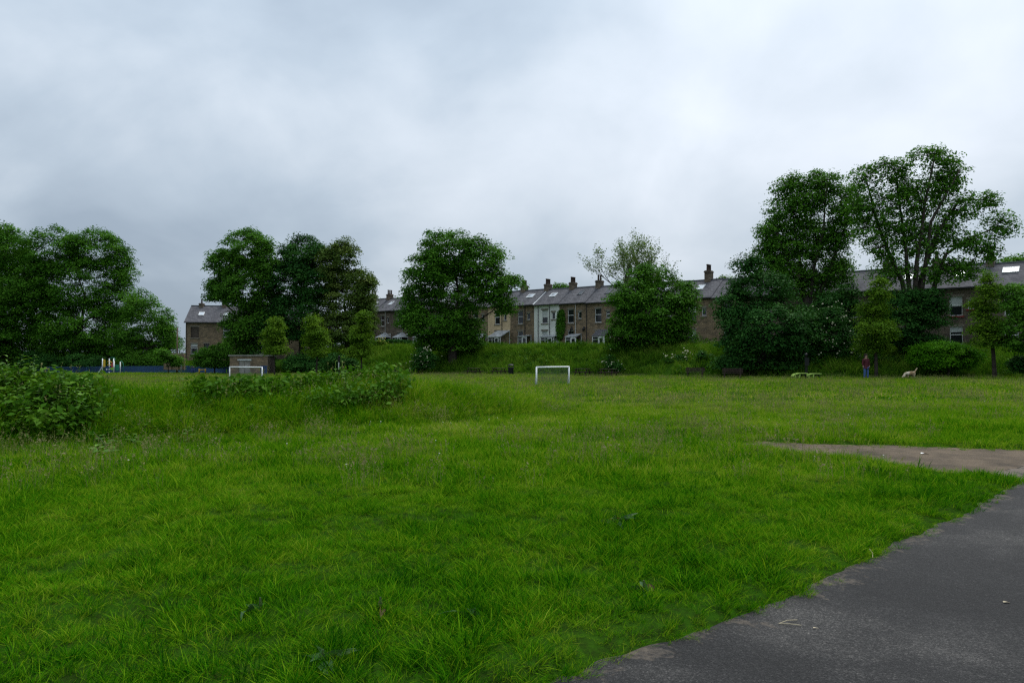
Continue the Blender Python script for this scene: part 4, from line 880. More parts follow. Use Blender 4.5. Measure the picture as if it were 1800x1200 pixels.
tree('ash_tree', 'tallest tree, airy crown on several fanned dark stems above the bright bush', 1605, 57, [(1522, 312, 28, 24), (1572, 292, 36, 20), (1640, 275, 40, 20), (1682, 300, 26, 28), (1555, 368, 34, 36), (1618, 345, 40, 34), (1688, 358, 34, 28), (1742, 350, 22, 18), (1766, 392, 28, 26), (1706, 424, 38, 22), (1625, 420, 42, 32), (1548, 435, 28, 28), (1574, 476, 36, 24), (1652, 472, 44, 24), (1515, 360, 24, 30), (1530, 400, 26, 24), (1590, 400, 30, 30), (1665, 400, 36, 30), (1735, 440, 22, 18), (1700, 470, 30, 20), (1655, 320, 36, 30), (1590, 330, 30, 26)], M['lf_ash2'] if 'lf_ash2' in M else M['lf_ash'], GT, leaf=.26, cl_r=.72, lpc=27, trunk_r=.42, fork=.22, seed=12, airy=1.0, dens=.85, shell=.0, deep=.62, stems=[[(1604, 590), (1588, 495), (1560, 430), (1540, 370), (1528, 305)], [(1605, 590), (1600, 480), (1592, 400), (1582, 300)], [(1606, 590), (1612, 460), (1624, 360), (1640, 275)], [(1608, 590), (1624, 475), (1634, 390), (1682, 300)], [(1610, 590), (1648, 495), (1668, 445), (1712, 418), (1765, 396)], [(1606, 590), (1622, 490), (1652, 410), (1692, 350), (1740, 348)]])
tree('understory_tree', 'leafy sprouting growth round the base of the tallest tree', 1615, 56, [(1598, 532, 56, 32), (1640, 552, 32, 28), (1575, 578, 42, 30), (1620, 602, 50, 24), (1625, 520, 34, 20)], M['lf_dark'], None, leaf=.22, cl_r=.62, lpc=44, trunk_r=.12, seed=13)
tree('understory_tree', 'shadowy leafy tree filling the gap right of the ash trunk', 1490, 60, [(1490, 520, 26, 26), (1480, 555, 30, 30), (1500, 590, 30, 30), (1460, 530, 24, 26)], M['lf_dark'], None, leaf=.24, cl_r=.66, lpc=40, trunk_r=.14, seed=63)
GS = 'young park trees'
tree('young_tree', 'young conical tree right beside the stone hut', 483, 80, [(484, 566, 13, 14), (479, 582, 18, 14), (482, 598, 20, 16), (486, 614, 23, 12)], M['lf_lime'], GS, leaf=.22, cl_r=.68, lpc=46, trunk_r=.09, fork=.35, shell=.1, seed=14)
tree('young_tree', 'young conical tree between the hut tree and the lime-framed gym post', 556, 80, [(550, 564, 14, 14), (556, 580, 20, 14), (556, 597, 24, 16), (559, 616, 25, 12)], M['lf_lime'], GS, leaf=.22, cl_r=.68, lpc=46, trunk_r=.09, fork=.35, shell=.1, seed=15)
tree('young_tree', 'young conical tree right of the lime-framed gym post', 636, 79, [(640, 557, 14, 14), (634, 574, 20, 15), (635, 592, 23, 18), (631, 616, 26, 14)], M['lf_lime'], GS, leaf=.22, cl_r=.68, lpc=46, trunk_r=.09, fork=.35, shell=.1, seed=16)
tree('young_tree', 'yellow-green conical young tree left of the tallest tree', 1540, 52.5, [(1546, 492, 11, 14), (1543, 515, 22, 20), (1540, 545, 32, 24), (1533, 580, 39, 24), (1536, 606, 36, 16)], M['lf_lime'], GS, leaf=.18, cl_r=.58, shell=.1, lpc=48, trunk_r=.12, fork=.35, seed=17)
tree('young_tree', 'yellow-green conical young tree on a bare trunk, right of the bright bush', 1748, 49, [(1735, 484, 11, 14), (1736, 508, 20, 20), (1738, 538, 29, 22), (1742, 570, 36, 24), (1742, 596, 34, 16)], M['lf_lime'], GS, leaf=.18, cl_r=.58, shell=.1, lpc=48, trunk_r=.13, fork=.40, seed=18)
tree('young_tree', 'green young tree cut off by the right edge of the view', 1806, 47.5, [(1788, 525, 24, 34), (1800, 580, 38, 40), (1830, 530, 36, 44)], M['lf_ash'], GS, leaf=.18, cl_r=.5, lpc=42, trunk_r=.12, fork=.35, seed=19)
GB = 'shrubs on the bank'
tree('bright_bush', 'bright fresh green dome-shaped bush below the red-silled house', 1665, 51.5, [(1638, 622, 32, 22), (1692, 625, 32, 22), (1665, 612, 42, 16), (1665, 632, 50, 18)], M['lf_bright'], GB, leaf=.15, cl_r=.42, lpc=52, trunk_r=.08, fork=.2, cat='bush', seed=20)
tree('bush', 'rounded green bush in front of the end house, left of the hut', 378, 96, [(362, 624, 22, 18), (388, 616, 22, 18), (378, 634, 34, 12)], M['lf_ash'], GB, leaf=.28, cl_r=.7, lpc=44, trunk_r=.1, cat='bush', seed=21)
tree('elder_bush', 'elder bush covered in cream blossom below the big round sycamore', 741, 82, [(740, 622, 14, 14), (738, 640, 16, 12), (756, 630, 14, 16)], M['lf_dark'], GB, leaf=.2, cl_r=.5, lpc=40, trunk_r=.07, cat='bush', seed=22, flowers=80)
tree('elder_bush', 'elder bush with cream blossom at the right foot of the dense shrubby tree', 1186, 64, [(1172, 638, 14, 12), (1196, 632, 12, 14)], M['lf_dark'], GB, leaf=.17, cl_r=.45, lpc=40, trunk_r=.07, cat='bush', seed=23, flowers=34)
tree('elder_bush', 'elder bush with cream blossom at the left foot of the dense shrubby tree', 1074, 66, [(1073, 634, 10, 14), (1082, 642, 12, 10)], M['lf_dark'], GB, leaf=.17, cl_r=.45, lpc=40, trunk_r=.07, cat='bush', seed=24, flowers=24)
tree('elder_bush', 'tall elder with scattered cream blossom right of the darkest bushy tree', 1468, 57, [(1464, 560, 24, 26), (1475, 595, 30, 28), (1490, 620, 24, 18), (1450, 610, 22, 24)], M['lf_dark'], GB, leaf=.18, cl_r=.5, lpc=42, trunk_r=.09, cat='bush', seed=25, flowers=90)
tree('flowering_shrub', 'small shrub with pale yellow blossom by the sooty houses', 670, 101, [(669, 601, 9, 6), (676, 604, 8, 5)], M['lf_lime'], GB, leaf=.2, cl_r=.4, lpc=34, trunk_r=.05, cat='bush', seed=26, flowers=45, fl_mat='flower_y')
k_ = 40
tree('bush', 'leafy shrub overhanging the yard wall below the end house', 296, 101, [(290, 622, 14, 14), (304, 632, 13, 12)], M['lf_ash'], GB, leaf=.3, cl_r=.7, lpc=40, trunk_r=.08, cat='bush', seed=64)
for a, b, Yb, hb, lab in [(30, 110, 121, 26, 'dark shrub below the left-edge tree'), (110, 190, 120, 24, 'dark shrub behind the climbing tower'), (205, 290, 118, 30, 'green shrub below the smaller rounded tree'),
                       (440, 480, 97, 26, 'dark shrub behind the stone hut roof'), (500, 600, 95, 26, 'dark shrub row under the middle tree of the clump'), (575, 625, 90, 24, 'dark shrub behind the lime-framed gym post'),
                       (1225, 1260, 62, 26, 'low shrub between the two dense trees'), (1500, 1600, 56, 24, 'low dark shrub under the yellow-green conical tree'), (1770, 1850, 48.5, 22, 'leafy shrub at the right edge under the young tree')]:
    m_ = (a + b) / 2; w_ = (b - a) / 2; k_ += 1; zb = 650 if Yb > 80 else 652
    tree('bush', lab, m_, Yb, [(m_ - w_*.45, zb - hb*.7, w_*.6, hb*.7), (m_ + w_*.4, zb - hb*.6, w_*.65, hb*.65), (m_, zb - hb*.35, w_*.9, hb*.5)], M['lf_dark'] if Yb != 118 else M['lf_ash'], GB, leaf=.3 if Yb > 80 else .2, cl_r=.8 if Yb > 80 else .5, lpc=42, trunk_r=.1, cat='bush', seed=k_)
GR = 'trees behind the terrace roofs'
tree('broadleaf_tree', 'treetop showing over the ridge between chimneys of the white house', 985, 118, [(985, 507, 18, 12), (1000, 515, 20, 14)], M['lf_syc'], GR, leaf=.4, cl_r=1.1, lpc=40, trunk_r=.3, seed=60, twig=False)
tree('broadleaf_tree', 'treetop over the roofs at the far right, behind the chimney', 1790, 84, [(1780, 462, 26, 14), (1815, 455, 36, 18), (1790, 490, 50, 30)], M['lf_ash'], GR, leaf=.36, cl_r=.95, lpc=40, trunk_r=.3, seed=61, twig=False)
tree('broadleaf_tree', 'treetop just over the ridge right of the tall chimney', 1285, 100, [(1275, 492, 22, 8), (1300, 497, 25, 12)], M['lf_lime'], GR, leaf=.36, cl_r=.95, lpc=40, trunk_r=.3, seed=62, twig=False)
# hedge along the gardens of the sooty houses
def hedge(label, a, b, h, w, seed):
    r = np.random.default_rng(seed); A = np.array([a[0], a[1]]); B = np.array([b[0], b[1]]); ln = np.hypot(*(B - A)); n = int(ln * 260 * (1 + h*.25))
    t = r.uniform(0, 1, n); q = A + (B - A)*t[:, None]; nn = np.array([-(B - A)[1], (B - A)[0]]) / ln
    off = r.uniform(-1, 1, n); q = q + nn*(off*w*.5)[:, None]; hh = h*(1 + .12*wob(q[:, 0], q[:, 1], .9, seed)); z = gz(q[:, 0], q[:, 1]) + hh * r.uniform(0, 1, n)**.45
    o = empty('hedge', (a[0], a[1], 0)); tag(o, label, 'hedge', GB); P = np.stack([q[:, 0] - a[0], q[:, 1] - a[1], z], 1)
    Nn = unit(np.stack([nn[0]*off, nn[1]*off, np.full(n, .7)], 1) + .5*r.normal(size=(n, 3)))
    tag(obj('foliage', leaves_mesh('foliage', P, Nn, .24, M['lf_dark'], .05*r.normal(size=n), r=r), o), kind='stuff')
    st = MB()
    for i in range(int(ln / 1.5)):
        p = A + (B - A)*(i + .5)/int(ln / 1.5); z0 = gz1(*p); MB().tube([(p[0] - a[0], p[1] - a[1], z0), (p[0] - a[0] + .1, p[1] - a[1], z0 + h*.7)], .04, 5).build('stem', M['bark'], o)
hedge('clipped dark hedge in front of the sooty stone houses', (at(640, 108), 108), (at(722, 102), 102), 1.2, 1.1, 3)
hedge('tall dark hedgerow beyond the trees behind the playground', (at(-40, 133), 133), (at(318, 127), 127), 5.0, 3.0, 5)
hedge('dark overgrown hedge behind the three-tree clump', (at(530, 116), 116), (at(655, 112), 112), 2.6, 2.0, 6)
# ivy on the brown house next to the white one
def ivy():
    r = np.random.default_rng(9); p = H0 + HU * HW; nv = Vector((-0.6564, -0.7544, 0)); n = 2600
    s = r.normal(size=n)*.42; z = r.uniform(0, 3.9, n); keep = np.abs(s) < .25 + .55*np.sin(np.clip(z/3.9, 0, 1)*math.pi)**.7; s, z = s[keep], z[keep]; n = len(s)
    base = np.array([p.x, p.y, 2.30 - .022*p.x + 1.6]); d = r.uniform(.03, .32, n)
    P = np.outer(s + .15 + .22*z/3.9*1.2, np.array(HU)) + np.outer(d, np.array(nv)); P[:, 2] += z
    o = empty('ivy', tuple(base)); tag(o, 'green climbing plant on the wall between the white house and its right neighbour', 'climber')
    Nn = unit(np.array(nv) + .3*np.array([0, 0, 1]) + .6*r.normal(size=(n, 3)))
    tag(obj('foliage', leaves_mesh('foliage', P, Nn, .2, M['lf_ash'], .1*r.normal(size=n), r=r), o), kind='stuff')
    MB().tube([tuple(Vector((0, 0, -1.5)) + nv*.05), tuple(Vector((0, 0, 1)) + HU*.1 + nv*.04), tuple(Vector((0, 0, 3.2)) + HU*.3 + nv*.04)], [.05, .04, .015], 6).build('stem', M['bark'], o)
ivy()

# ------------------------------------------------------------------ instanced ground cover (stuff)
def grass_mat(name, stops, transl=0.35, nscale=0.45, nvar=0.4):
    return leaf_mat(name, stops, transl, 0.55, 'rnd', 'tint', nscale, nvar, spec=0.0)
M['grass'] = grass_mat('grass_blade', [(0.0, (0.006, 0.054, 0.002)), (0.20, (0.023, 0.138, 0.002)), (0.44, (0.086, 0.255, 0.005)), (0.72, (0.225, 0.350, 0.014)), (0.92, (0.33, 0.38, 0.05)), (1.0, (0.46, 0.40, 0.17))])
M['seed'] = grass_mat('seed_head', [(0.0, (0.09, 0.13, 0.03)), (0.5, (0.19, 0.20, 0.075)), (1.0, (0.30, 0.25, 0.15))], .3)
M['bankgrass'] = grass_mat('bank_grass', [(0.0, (0.016, 0.065, 0.004)), (0.35, (0.048, 0.145, 0.008)), (0.65, (0.105, 0.225, 0.014)), (1.0, (0.19, 0.28, 0.04))], .3, .2, .5)
def tuft(name, nb, rad, h, w, lean, mat, seed, seg=2, heads=False):
    r = np.random.default_rng(seed); V = []; Fc = []; val = []
    for i in range(nb):
        a = r.uniform(0, 6.283); d = rad*math.sqrt(r.uniform()); p = np.array([d*math.cos(a), d*math.sin(a), -.02])
        la = a + r.normal()*.9; hh = h*r.uniform(.45, 1.2); ln = lean*hh*r.uniform(.2, 1.3); di = np.array([math.cos(la), math.sin(la), 0]); sd = np.array([-di[1], di[0], 0])
        ta = r.uniform(0, 3.14); sd = np.array([math.cos(ta), math.sin(ta), 0]); ww = w*r.uniform(.7, 1.3); b = len(V); v = r.uniform()
        for t in np.linspace(0, 1, seg + 1)[:-1]:
            c = p + di*ln*t**1.8 + np.array([0, 0, hh*(t - .18*lean*t*t)]); k = ww*(1 - .55*t)*.5
            V += [c - sd*k, c + sd*k]; val += [v, v]
        tip = p + di*ln + np.array([0, 0, hh*(1 - .18*lean)]); V.append(tip); val.append(v)
        for s_i in range(seg - 1): q = b + 2*s_i; Fc += [(q, q+1, q+3), (q, q+3, q+2)]
        q = b + 2*(seg - 1); Fc.append((q, q+1, q+2))
        if heads:
            for k in range(6):
                zt = r.uniform(.72, 1.02); c = p + di*ln*zt**1.8 + np.array([0, 0, hh*(zt - .18*lean*zt*zt)]); e = r.normal(size=3)*h*.028; g = r.normal(size=3)*h*.012; b2 = len(V)
                V += [c, c + e + g, c + e - g + np.array([0, 0, .012])]; val += [.5 + .5*v]*3; Fc.append((b2, b2+1, b2+2))
    me = mesh_np(name, np.array(V), np.array(Fc).ravel(), 3, mat, attrs={'rnd': np.array(val)})
    return bpy.data.objects.new(name, me)          # only a source shape for the scatter, not placed itself
def scatter(name, label, cat, P, scl, rot, tint, sources, idx=None):
    n = len(P); me = bpy.data.meshes.new(name); me.vertices.add(n); me.vertices.foreach_set('co', np.ascontiguousarray(P, dtype=np.float32).ravel())
    for k, a in (('scl', scl), ('tint', tint)):
        t = me.attributes.new(k, 'FLOAT', 'POINT'); t.data.foreach_set('value', np.ascontiguousarray(a, dtype=np.float32))
    t = me.attributes.new('rot', 'FLOAT_VECTOR', 'POINT'); t.data.foreach_set('vector', np.ascontiguousarray(rot, dtype=np.float32).ravel())
    t = me.attributes.new('idx', 'INT', 'POINT'); t.data.foreach_set('value', np.ascontiguousarray(rng.integers(0, len(sources), n) if idx is None else idx, dtype=np.int32))
    o = obj(name, me); tag(o, label, cat, kind='stuff')
    g = bpy.data.node_groups.new(name + '_scatter', 'GeometryNodeTree'); g.interface.new_socket('Geometry', in_out='INPUT', socket_type='NodeSocketGeometry'); g.interface.new_socket('Geometry', in_out='OUTPUT', socket_type='NodeSocketGeometry')
    gi = g.nodes.new('NodeGroupInput'); go = g.nodes.new('NodeGroupOutput'); ip = g.nodes.new('GeometryNodeInstanceOnPoints'); gti = g.nodes.new('GeometryNodeGeometryToInstance')
    for s in sources:
        oi = g.nodes.new('GeometryNodeObjectInfo'); oi.inputs['Object'].default_value = s; oi.inputs['As Instance'].default_value = False; g.links.new(oi.outputs['Geometry'], gti.inputs[0])
    def na(nm, ty):
        a = g.nodes.new('GeometryNodeInputNamedAttribute'); a.data_type = ty; a.inputs['Name'].default_value = nm
        return [q for q in a.outputs if q.enabled and q.name == 'Attribute'][0]
    g.links.new(gi.outputs[0], ip.inputs['Points']); g.links.new(gti.outputs[0], ip.inputs['Instance']); ip.inputs['Pick Instance'].default_value = True
    g.links.new(na('idx', 'INT'), ip.inputs['Instance Index']); g.links.new(na('rot', 'FLOAT_VECTOR'), ip.inputs['Rotation']); g.links.new(na('scl', 'FLOAT'), ip.inputs['Scale'])
    g.links.new(ip.outputs[0], go.inputs[0])
    md = o.modifiers.new('scatter', 'NODES'); md.node_group = g
    return o
def frustum_points(y0, y1, dens, margin=1.0, kx=0.74):
    """random ground points in the wedge of ground in front of the viewer, plus a strip to both sides"""
    a = (kx*(y1 + y0) + 2*margin) * (y1 - y0); n = int(a * dens)
    Y = np.sqrt(rng.uniform(y0*y0, y1*y1, n)) if y0 > 0 else rng.uniform(y0, y1, n); X = rng.uniform(-1, 1, n) * (kx*np.maximum(Y, 0) + margin)
    return np.stack([X, Y], 1)
def grass_points(y0, y1, dens, margin=1.0, far=False):
    P = frustum_points(y0, y1, dens, margin)
    if y0 < 30:
        sd = np.minimum(path_sd(P), dirt_sd(P)); P = P[sd > -0.03 + 0.05*rng.uniform(size=len(P))]
    if far:
        P = P[P[:, 1] < np.interp(P[:, 0], FOOT[:, 0], FOOT[:, 1]) + 1.0]
    return P
def patch(P, s, seed): return wob(P[:, 0], P[:, 1], s, seed)*.6 + wob(P[:, 0], P[:, 1], s*3.1, seed + 2)*.4
def rots(n, tilt): return np.stack([rng.normal(size=n)*tilt, rng.normal(size=n)*tilt, rng.uniform(0, 6.283, n)], 1)

T_near = [tuft('grass_tuft', 84, .085, .070, .0044, 1.05, M['grass'], 10 + i, 3) for i in range(6)] + [tuft('grass_tuft', 66, .06, .105, .0046, 1.0, M['grass'], 20 + i, 3) for i in range(3)]
T_mid = [tuft('grass_tuft', 46, .13, .13, .0075, .8, M['grass'], 30 + i, 2) for i in range(5)]
T_far = [tuft('grass_tuft', 40, .30, .11, .022, .7, M['grass'], 40 + i, 2) for i in range(4)]
T_seed = [tuft('seed_tuft', 9, .16, .42, .004, .28, M['seed'], 50 + i, 2, heads=True) for i in range(4)]
T_seedfar = [tuft('seed_tuft', 16, .40, .36, .012, .28, M['seed'], 55 + i, 2, heads=True) for i in range(3)]
T_bank = [tuft('bank_tuft', 42, .34, .62, .035, .75, M['bankgrass'], 60 + i, 3) for i in range(4)]
T_long = [tuft('long_tuft', 44, .10, .34, .0065, 1.0, M['grass'], 70 + i, 4) for i in range(4)]

def sward(name, label, y0, y1, dens, src, s0, far=False, margin=1.0, bias=0.0):
    P = grass_points(y0, y1, dens, margin, far); keep = np.clip((P[:, 1] - y0)/2.5 if y0 > 3 else 1.0 + 0*P[:, 1], 0, 1)*np.clip((y1 - P[:, 1])/2.5, 0, 1); P = P[rng.uniform(size=len(P)) < keep]; x, y = P[:, 0], P[:, 1]
    pt_ = patch(P, .55, 1.0); fine = patch(P, 2.1, 3.0); vf = patch(P, 5.3, 9.0)
    md_ = mound_z(P)
    sc_ = s0 * (1 + .30*pt_ + .45*fine + .35*vf + .20*rng.normal(size=len(P))); sc_ = np.clip(sc_, .62*s0, 2.2*s0) * (1 + .35*np.clip(md_, 0, 1))
    sd = np.minimum(path_sd(P), dirt_sd(P)) if y0 < 30 else np.full(len(P), 5.0)
    sc_ *= np.clip(.72 + sd*.6, .72, 1.0)
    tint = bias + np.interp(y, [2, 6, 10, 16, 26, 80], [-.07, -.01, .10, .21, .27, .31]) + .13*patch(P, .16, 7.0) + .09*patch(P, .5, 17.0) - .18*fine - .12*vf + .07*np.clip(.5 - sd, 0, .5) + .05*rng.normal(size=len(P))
    z = gz(x, y) - .012
    scatter(name, label, 'grass', np.stack([x, y, z], 1), sc_, rots(len(P), .16), tint, src)
sward('grass', 'dense green lawn grass in the foreground beside the path', 2.0, 10.5, 205, T_near, 1.0, bias=0.0, margin=1.5)
sward('grass', 'green grass of the middle field round the mound', 8.0, 25.0, 85, T_mid, 1.0, bias=0.0, margin=2.0)
sward('grass', 'far yellow-green field grass reaching the bank foot', 22.0, 128.0, 10.0, T_far, 1.0, far=True, bias=0.0, margin=4.0)
def seedheads(name, label, y0, y1, dens, src, thr, far=False):
    P = grass_points(y0, y1, dens, 2.0, far); q = patch(P, .33, 11.0) + .5*patch(P, 1.1, 4.0) + 1.5*np.clip(mound_z(P)*2.0, 0, .9) * (P[:, 0] > -4.2)
    P = P[q > thr]; sd = np.minimum(path_sd(P), dirt_sd(P)); P = P[sd > .25]; n = len(P)
    scatter(name, label, 'grass', np.stack([P[:, 0], P[:, 1], gz(P[:, 0], P[:, 1]) - .01], 1), rng.uniform(.6, 1.15, n), rots(n, .1), .12 + .12*rng.normal(size=n), src)
seedheads('seed_grass', 'thin brownish flowering grass stalks in the middle field', 8.5, 26, 8.0, T_seed, .06)
seedheads('seed_grass', 'brownish haze of flowering grass in the far field', 26, 85, 2.2, T_seedfar, -.02, True)
# longer tufts that break the lawn
P = grass_points(2.2, 26, 9.0, 1.0); q = patch(P, 2.2, 21.0) + .4*patch(P, .6, 2.0); P = P[q > .27]
for a_, b_, k_n in ((1075, 930, 26), (1050, 945, 16), (1560, 884, 30), (1600, 890, 14), (825, 1092, 16), (560, 1180, 14), (250, 990, 22), (400, 985, 18), (1740, 828, 18)):
    c_ = g2(a_, b_); P = np.vstack([P, np.array(c_) + rng.normal(size=(k_n, 2))*.16])
sd = np.minimum(path_sd(P), dirt_sd(P)); P = P[sd > .03]; n = len(P)
scatter('long_grass', 'longer dark arching grass tufts through the lawn', 'grass', np.stack([P[:, 0], P[:, 1], gz(P[:, 0], P[:, 1]) - .01], 1), rng.uniform(.32, .68, n), rots(n, .25), -.18 + .10*rng.normal(size=n) + np.interp(P[:, 1], [3, 12, 24], [0, .08, .18]), T_long)
# tall growth on the mound
P = np.stack([rng.uniform(-20, 1, 36000), rng.uniform(10, 24, 36000)], 1); mz = mound_z(P); P = P[(mz > .10 + .2*rng.uniform(size=len(P)))]; n = len(P)
scatter('mound_grass', 'long rough grass covering the mound', 'grass', np.stack([P[:, 0], P[:, 1], gz(P[:, 0], P[:, 1]) - .02], 1), rng.uniform(.6, 1.25, n)*(1 + .35*np.clip(patch(P, 1.1, 13.0), -.5, 1)), rots(n, .34), .08 + .16*(P[:, 0] > -3.5) + .10*patch(P, .8, 2.0) + .06*rng.normal(size=n), T_long)
# bank growth
P = np.stack([rng.uniform(-95, 62, 70000), rng.uniform(42, 132, 70000)], 1); yf_ = np.interp(P[:, 0], FOOT[:, 0], FOOT[:, 1]); P = P[(P[:, 1] > yf_ - .3) & (P[:, 1] < yf_ + 19) & (np.abs(P[:, 0]) < .8*P[:, 1] + 4)]
e_ = (P[:, 0] - H0.x)*.6564 + (P[:, 1] - H0.y)*.7544; P = P[(e_ < -2.2) & ~((P[:, 0] > -52) & (P[:, 0] < -30) & (P[:, 1] > 100)) & ~((P[:, 0] > -37.5) & (P[:, 0] < -31) & (P[:, 1] > 92) & (P[:, 1] < 97))]; n = len(P)
ft_ = np.clip((P[:, 1] - np.interp(P[:, 0], FOOT[:, 0], FOOT[:, 1]))/2.0, .35, 1)
scatter('bank_grass', 'tall rank grass and weeds covering the bank below the houses', 'grass', np.stack([P[:, 0], P[:, 1], gz(P[:, 0], P[:, 1]) - .03], 1), ft_*np.clip(1.0 + .5*patch(P, .3, 5.0) + .2*rng.normal(size=n), .4, 2.0), rots(n, .15), .22 + .22*patch(P, .22, 8.0) + .05*rng.normal(size=n), T_bank)

# ------------------------------------------------------------------ broad-leaved weeds on the mound
def leaf_shape(name, ln, wd, mat, v, heart=.25, fold=.18, curl=.25, seed=0):
    """leaf blade with midrib, folded halves, curled tip; base at the origin, pointing along +X"""
    ts = [0, .12, .32, .55, .78, 1.0]; ws = [heart, .85, 1.0, .78, .42, 0.0]; r = random.Random(seed); Vv = []; Fc = []
    for t, w in zip(ts, ws):
        z = curl*ln*(.35*t - .9*t*t); rip = r.uniform(-.04, .04)*ln
        Vv += [(t*ln, 0, z), (t*ln - .04*ln*w, wd*.5*w, z + fold*wd*w + rip), (t*ln - .04*ln*w, -wd*.5*w, z + fold*wd*w - rip)]
    for i in range(5):
        a = 3*i; Fc += [(a, a+3, a+4, a+1), (a, a+2, a+5, a+3)]
    me = bpy.data.meshes.new(name); me.from_pydata(Vv, [], Fc); me.update(); me.polygons.foreach_set('use_smooth', [True]*len(Fc))
    t = me.attributes.new('rnd', 'FLOAT', 'POINT'); t.data.foreach_set('value', [v]*len(Vv)); me.materials.append(mat); return me
WL = [leaf_shape('leaf', .17*k, .105*k, M['lf_weed'], v, seed=i, curl=c) for i, (k, v, c) in enumerate([(1.0, .25, .25), (1.15, .45, .45), (.85, .6, .15), (1.0, .75, .35), (.6, .9, .1), (.7, .5, .3)])]
def weed(h, nl, seed, lab, group, spread=1.0, top=True):
    r = random.Random(seed); p = empty('broadleaf_weed'); tag(p, lab, 'weed', group)
    lean = (r.uniform(-.25, .25)*h, r.uniform(-.25, .1)*h)
    MB().tube([(0, 0, -.05), (lean[0]*.3, lean[1]*.3, h*.5), (lean[0], lean[1], h)], [.009, .007, .003], 5).build('stem', M['stem'], p)
    for i in range(nl):
        t = (i + .6)/nl; z = h*(.12 + .88*t); c = t*t; az = i*2.4 + r.uniform(-.4, .4); el = r.uniform(-.35, .25) - .45*t*(1 if top else 0)
        m = WL[r.choice((0, 1, 2, 3, 5))] if t < .8 else WL[r.choice((4, 4, 3, 5))]
        o = obj('leaf', m, p, (lean[0]*c, lean[1]*c, z)); s = spread*(1.2 - .65*t)*r.uniform(.75, 1.25)
        d = .02 + .05*(1 - t); o.location.x += d*math.cos(az); o.location.y += d*math.sin(az)
        o.scale = (s, s, s); o.rotation_euler = (r.uniform(-.3, .3), el, az)
    return p
def weeds(spots, label, group, hr, protos_n, seed, spread, nl, hfun=None):
    pr = [weed(1.0, nl, seed + i, label, group, spread) for i in range(protos_n)]; r = random.Random(seed)
    for i, (x, y) in enumerate(spots):
        o = pr[i] if i < protos_n else copy_tree(pr[i % protos_n])
        pk = .5 + .5*float(wob(x, y, 1.6, seed)); h = hr[0] + (hr[1] - hr[0])*min(1.2, max(0, pk*.8 + r.uniform(-.25, .45)))*(hfun(x, y) if hfun else 1.0); o.location = (x, y, gz1(x, y) - .03); o.rotation_euler = (r.uniform(-.12, .12), r.uniform(-.12, .12), r.uniform(0, 6.28)); k = r.uniform(.65, 1.25); o.scale = (k, k, h)
r_ = random.Random(5); sp = []
for _try in range(4000):
    if len(sp) >= 52: break
    px_ = r_.uniform(-25, 165); Y = r_.uniform(11.6, 14.6); x = at(px_, Y)
    if mound_z(np.array([[x, Y]]))[0] > .22 and all((x - a)**2 + (Y - b)**2 > .035 for a, b in sp): sp.append((x, Y))
sp = [q for q in sp if wob(q[0], q[1], 2.0, 3.0) > -.75]
weeds(sp, 'leafy broad-leaved weed in the clump at the left edge of the mound', 'weeds in the left clump on the mound', (.30, .92), 6, 300, 1.0, 22)
sp = []
for _try in range(4000):
    if len(sp) >= 84: break
    px_ = r_.uniform(345, 708); t_ = (px_ - 345)/363; Y = 15.2 + 3.2*t_ + r_.uniform(-1.5, 1.4); x = at(px_, Y)
    if mound_z(np.array([[x, Y]]))[0] > (.30 if px_ < 520 else .40) and all((x - a)**2 + (Y - b)**2 > .035 for a, b in sp): sp.append((x, Y))
sp = [q for q in sp if wob(q[0], q[1], 1.3, 8.0) > -.30]
weeds(sp, 'leafy broad-leaved weed in the long clump on the crest of the mound', 'weeds along the mound crest', (.14, .70), 6, 340, .92, 18, lambda x, y: float(np.interp(900 + x/y*F, [345, 470, 560, 640, 710], [.28, .32, .9, 1.2, .8])))
sp = [(at(a, b), b) for a, b in ((190, 12.6), (205, 13.4), (230, 13.2), (178, 12.0), (330, 13.6), (300, 15.2), (262, 13.9), (345, 14.4))]
weeds(sp, 'low broad-leaved weed in the trampled dip of the mound', 'weeds in the dip of the mound', (.22, .36), 3, 380, 1.1, 10)
# understorey of smaller weed leaves between them
def weed_tuft(name, seed, n=46):
    r = np.random.default_rng(seed); C = np.stack([r.normal(size=n)*.16, r.normal(size=n)*.16, r.uniform(.03, .42, n)], 1)
    me = leaves_mesh(name, C, unit(np.array([0, -.2, .8]) + .55*r.normal(size=(n, 3))), .105, M['lf_weedi'], .12*r.normal(size=n), .6, r); return bpy.data.objects.new(name, me)
M['lf_weedi'] = leaf_mat('weed_undergrowth_leaf', greens((0.014, 0.055, 0.004), (0.045, 0.130, 0.008), (0.105, 0.215, 0.016)), .3, .5, 'rnd', 'tint', 1.5, .4)
T_weed = [weed_tuft('weed_tuft', 80 + i) for i in range(4)]
P = np.stack([rng.uniform(-13, 0, 9000), rng.uniform(11, 22, 9000)], 1); px = 900 + P[:, 0]/P[:, 1]*F; mz = mound_z(P)
P = P[((px < 165) & (mz > .18)) | ((px > 345) & (px < 700) & (mz > np.where(px < 490, .58, .42)))]; P = P[(rng.uniform(size=len(P)) < .6) & (wob(P[:, 0], P[:, 1], 1.3, 8.0) + .35*(P[:, 0] < -8) > -.12)]; n = len(P)
scatter('weeds', 'low mixed weed leaves filling the mound clumps', 'weeds', np.stack([P[:, 0], P[:, 1], gz(P[:, 0], P[:, 1]) - .02], 1), rng.uniform(.7, 1.4, n), rots(n, .2), .22 + .08*rng.normal(size=n), T_weed)

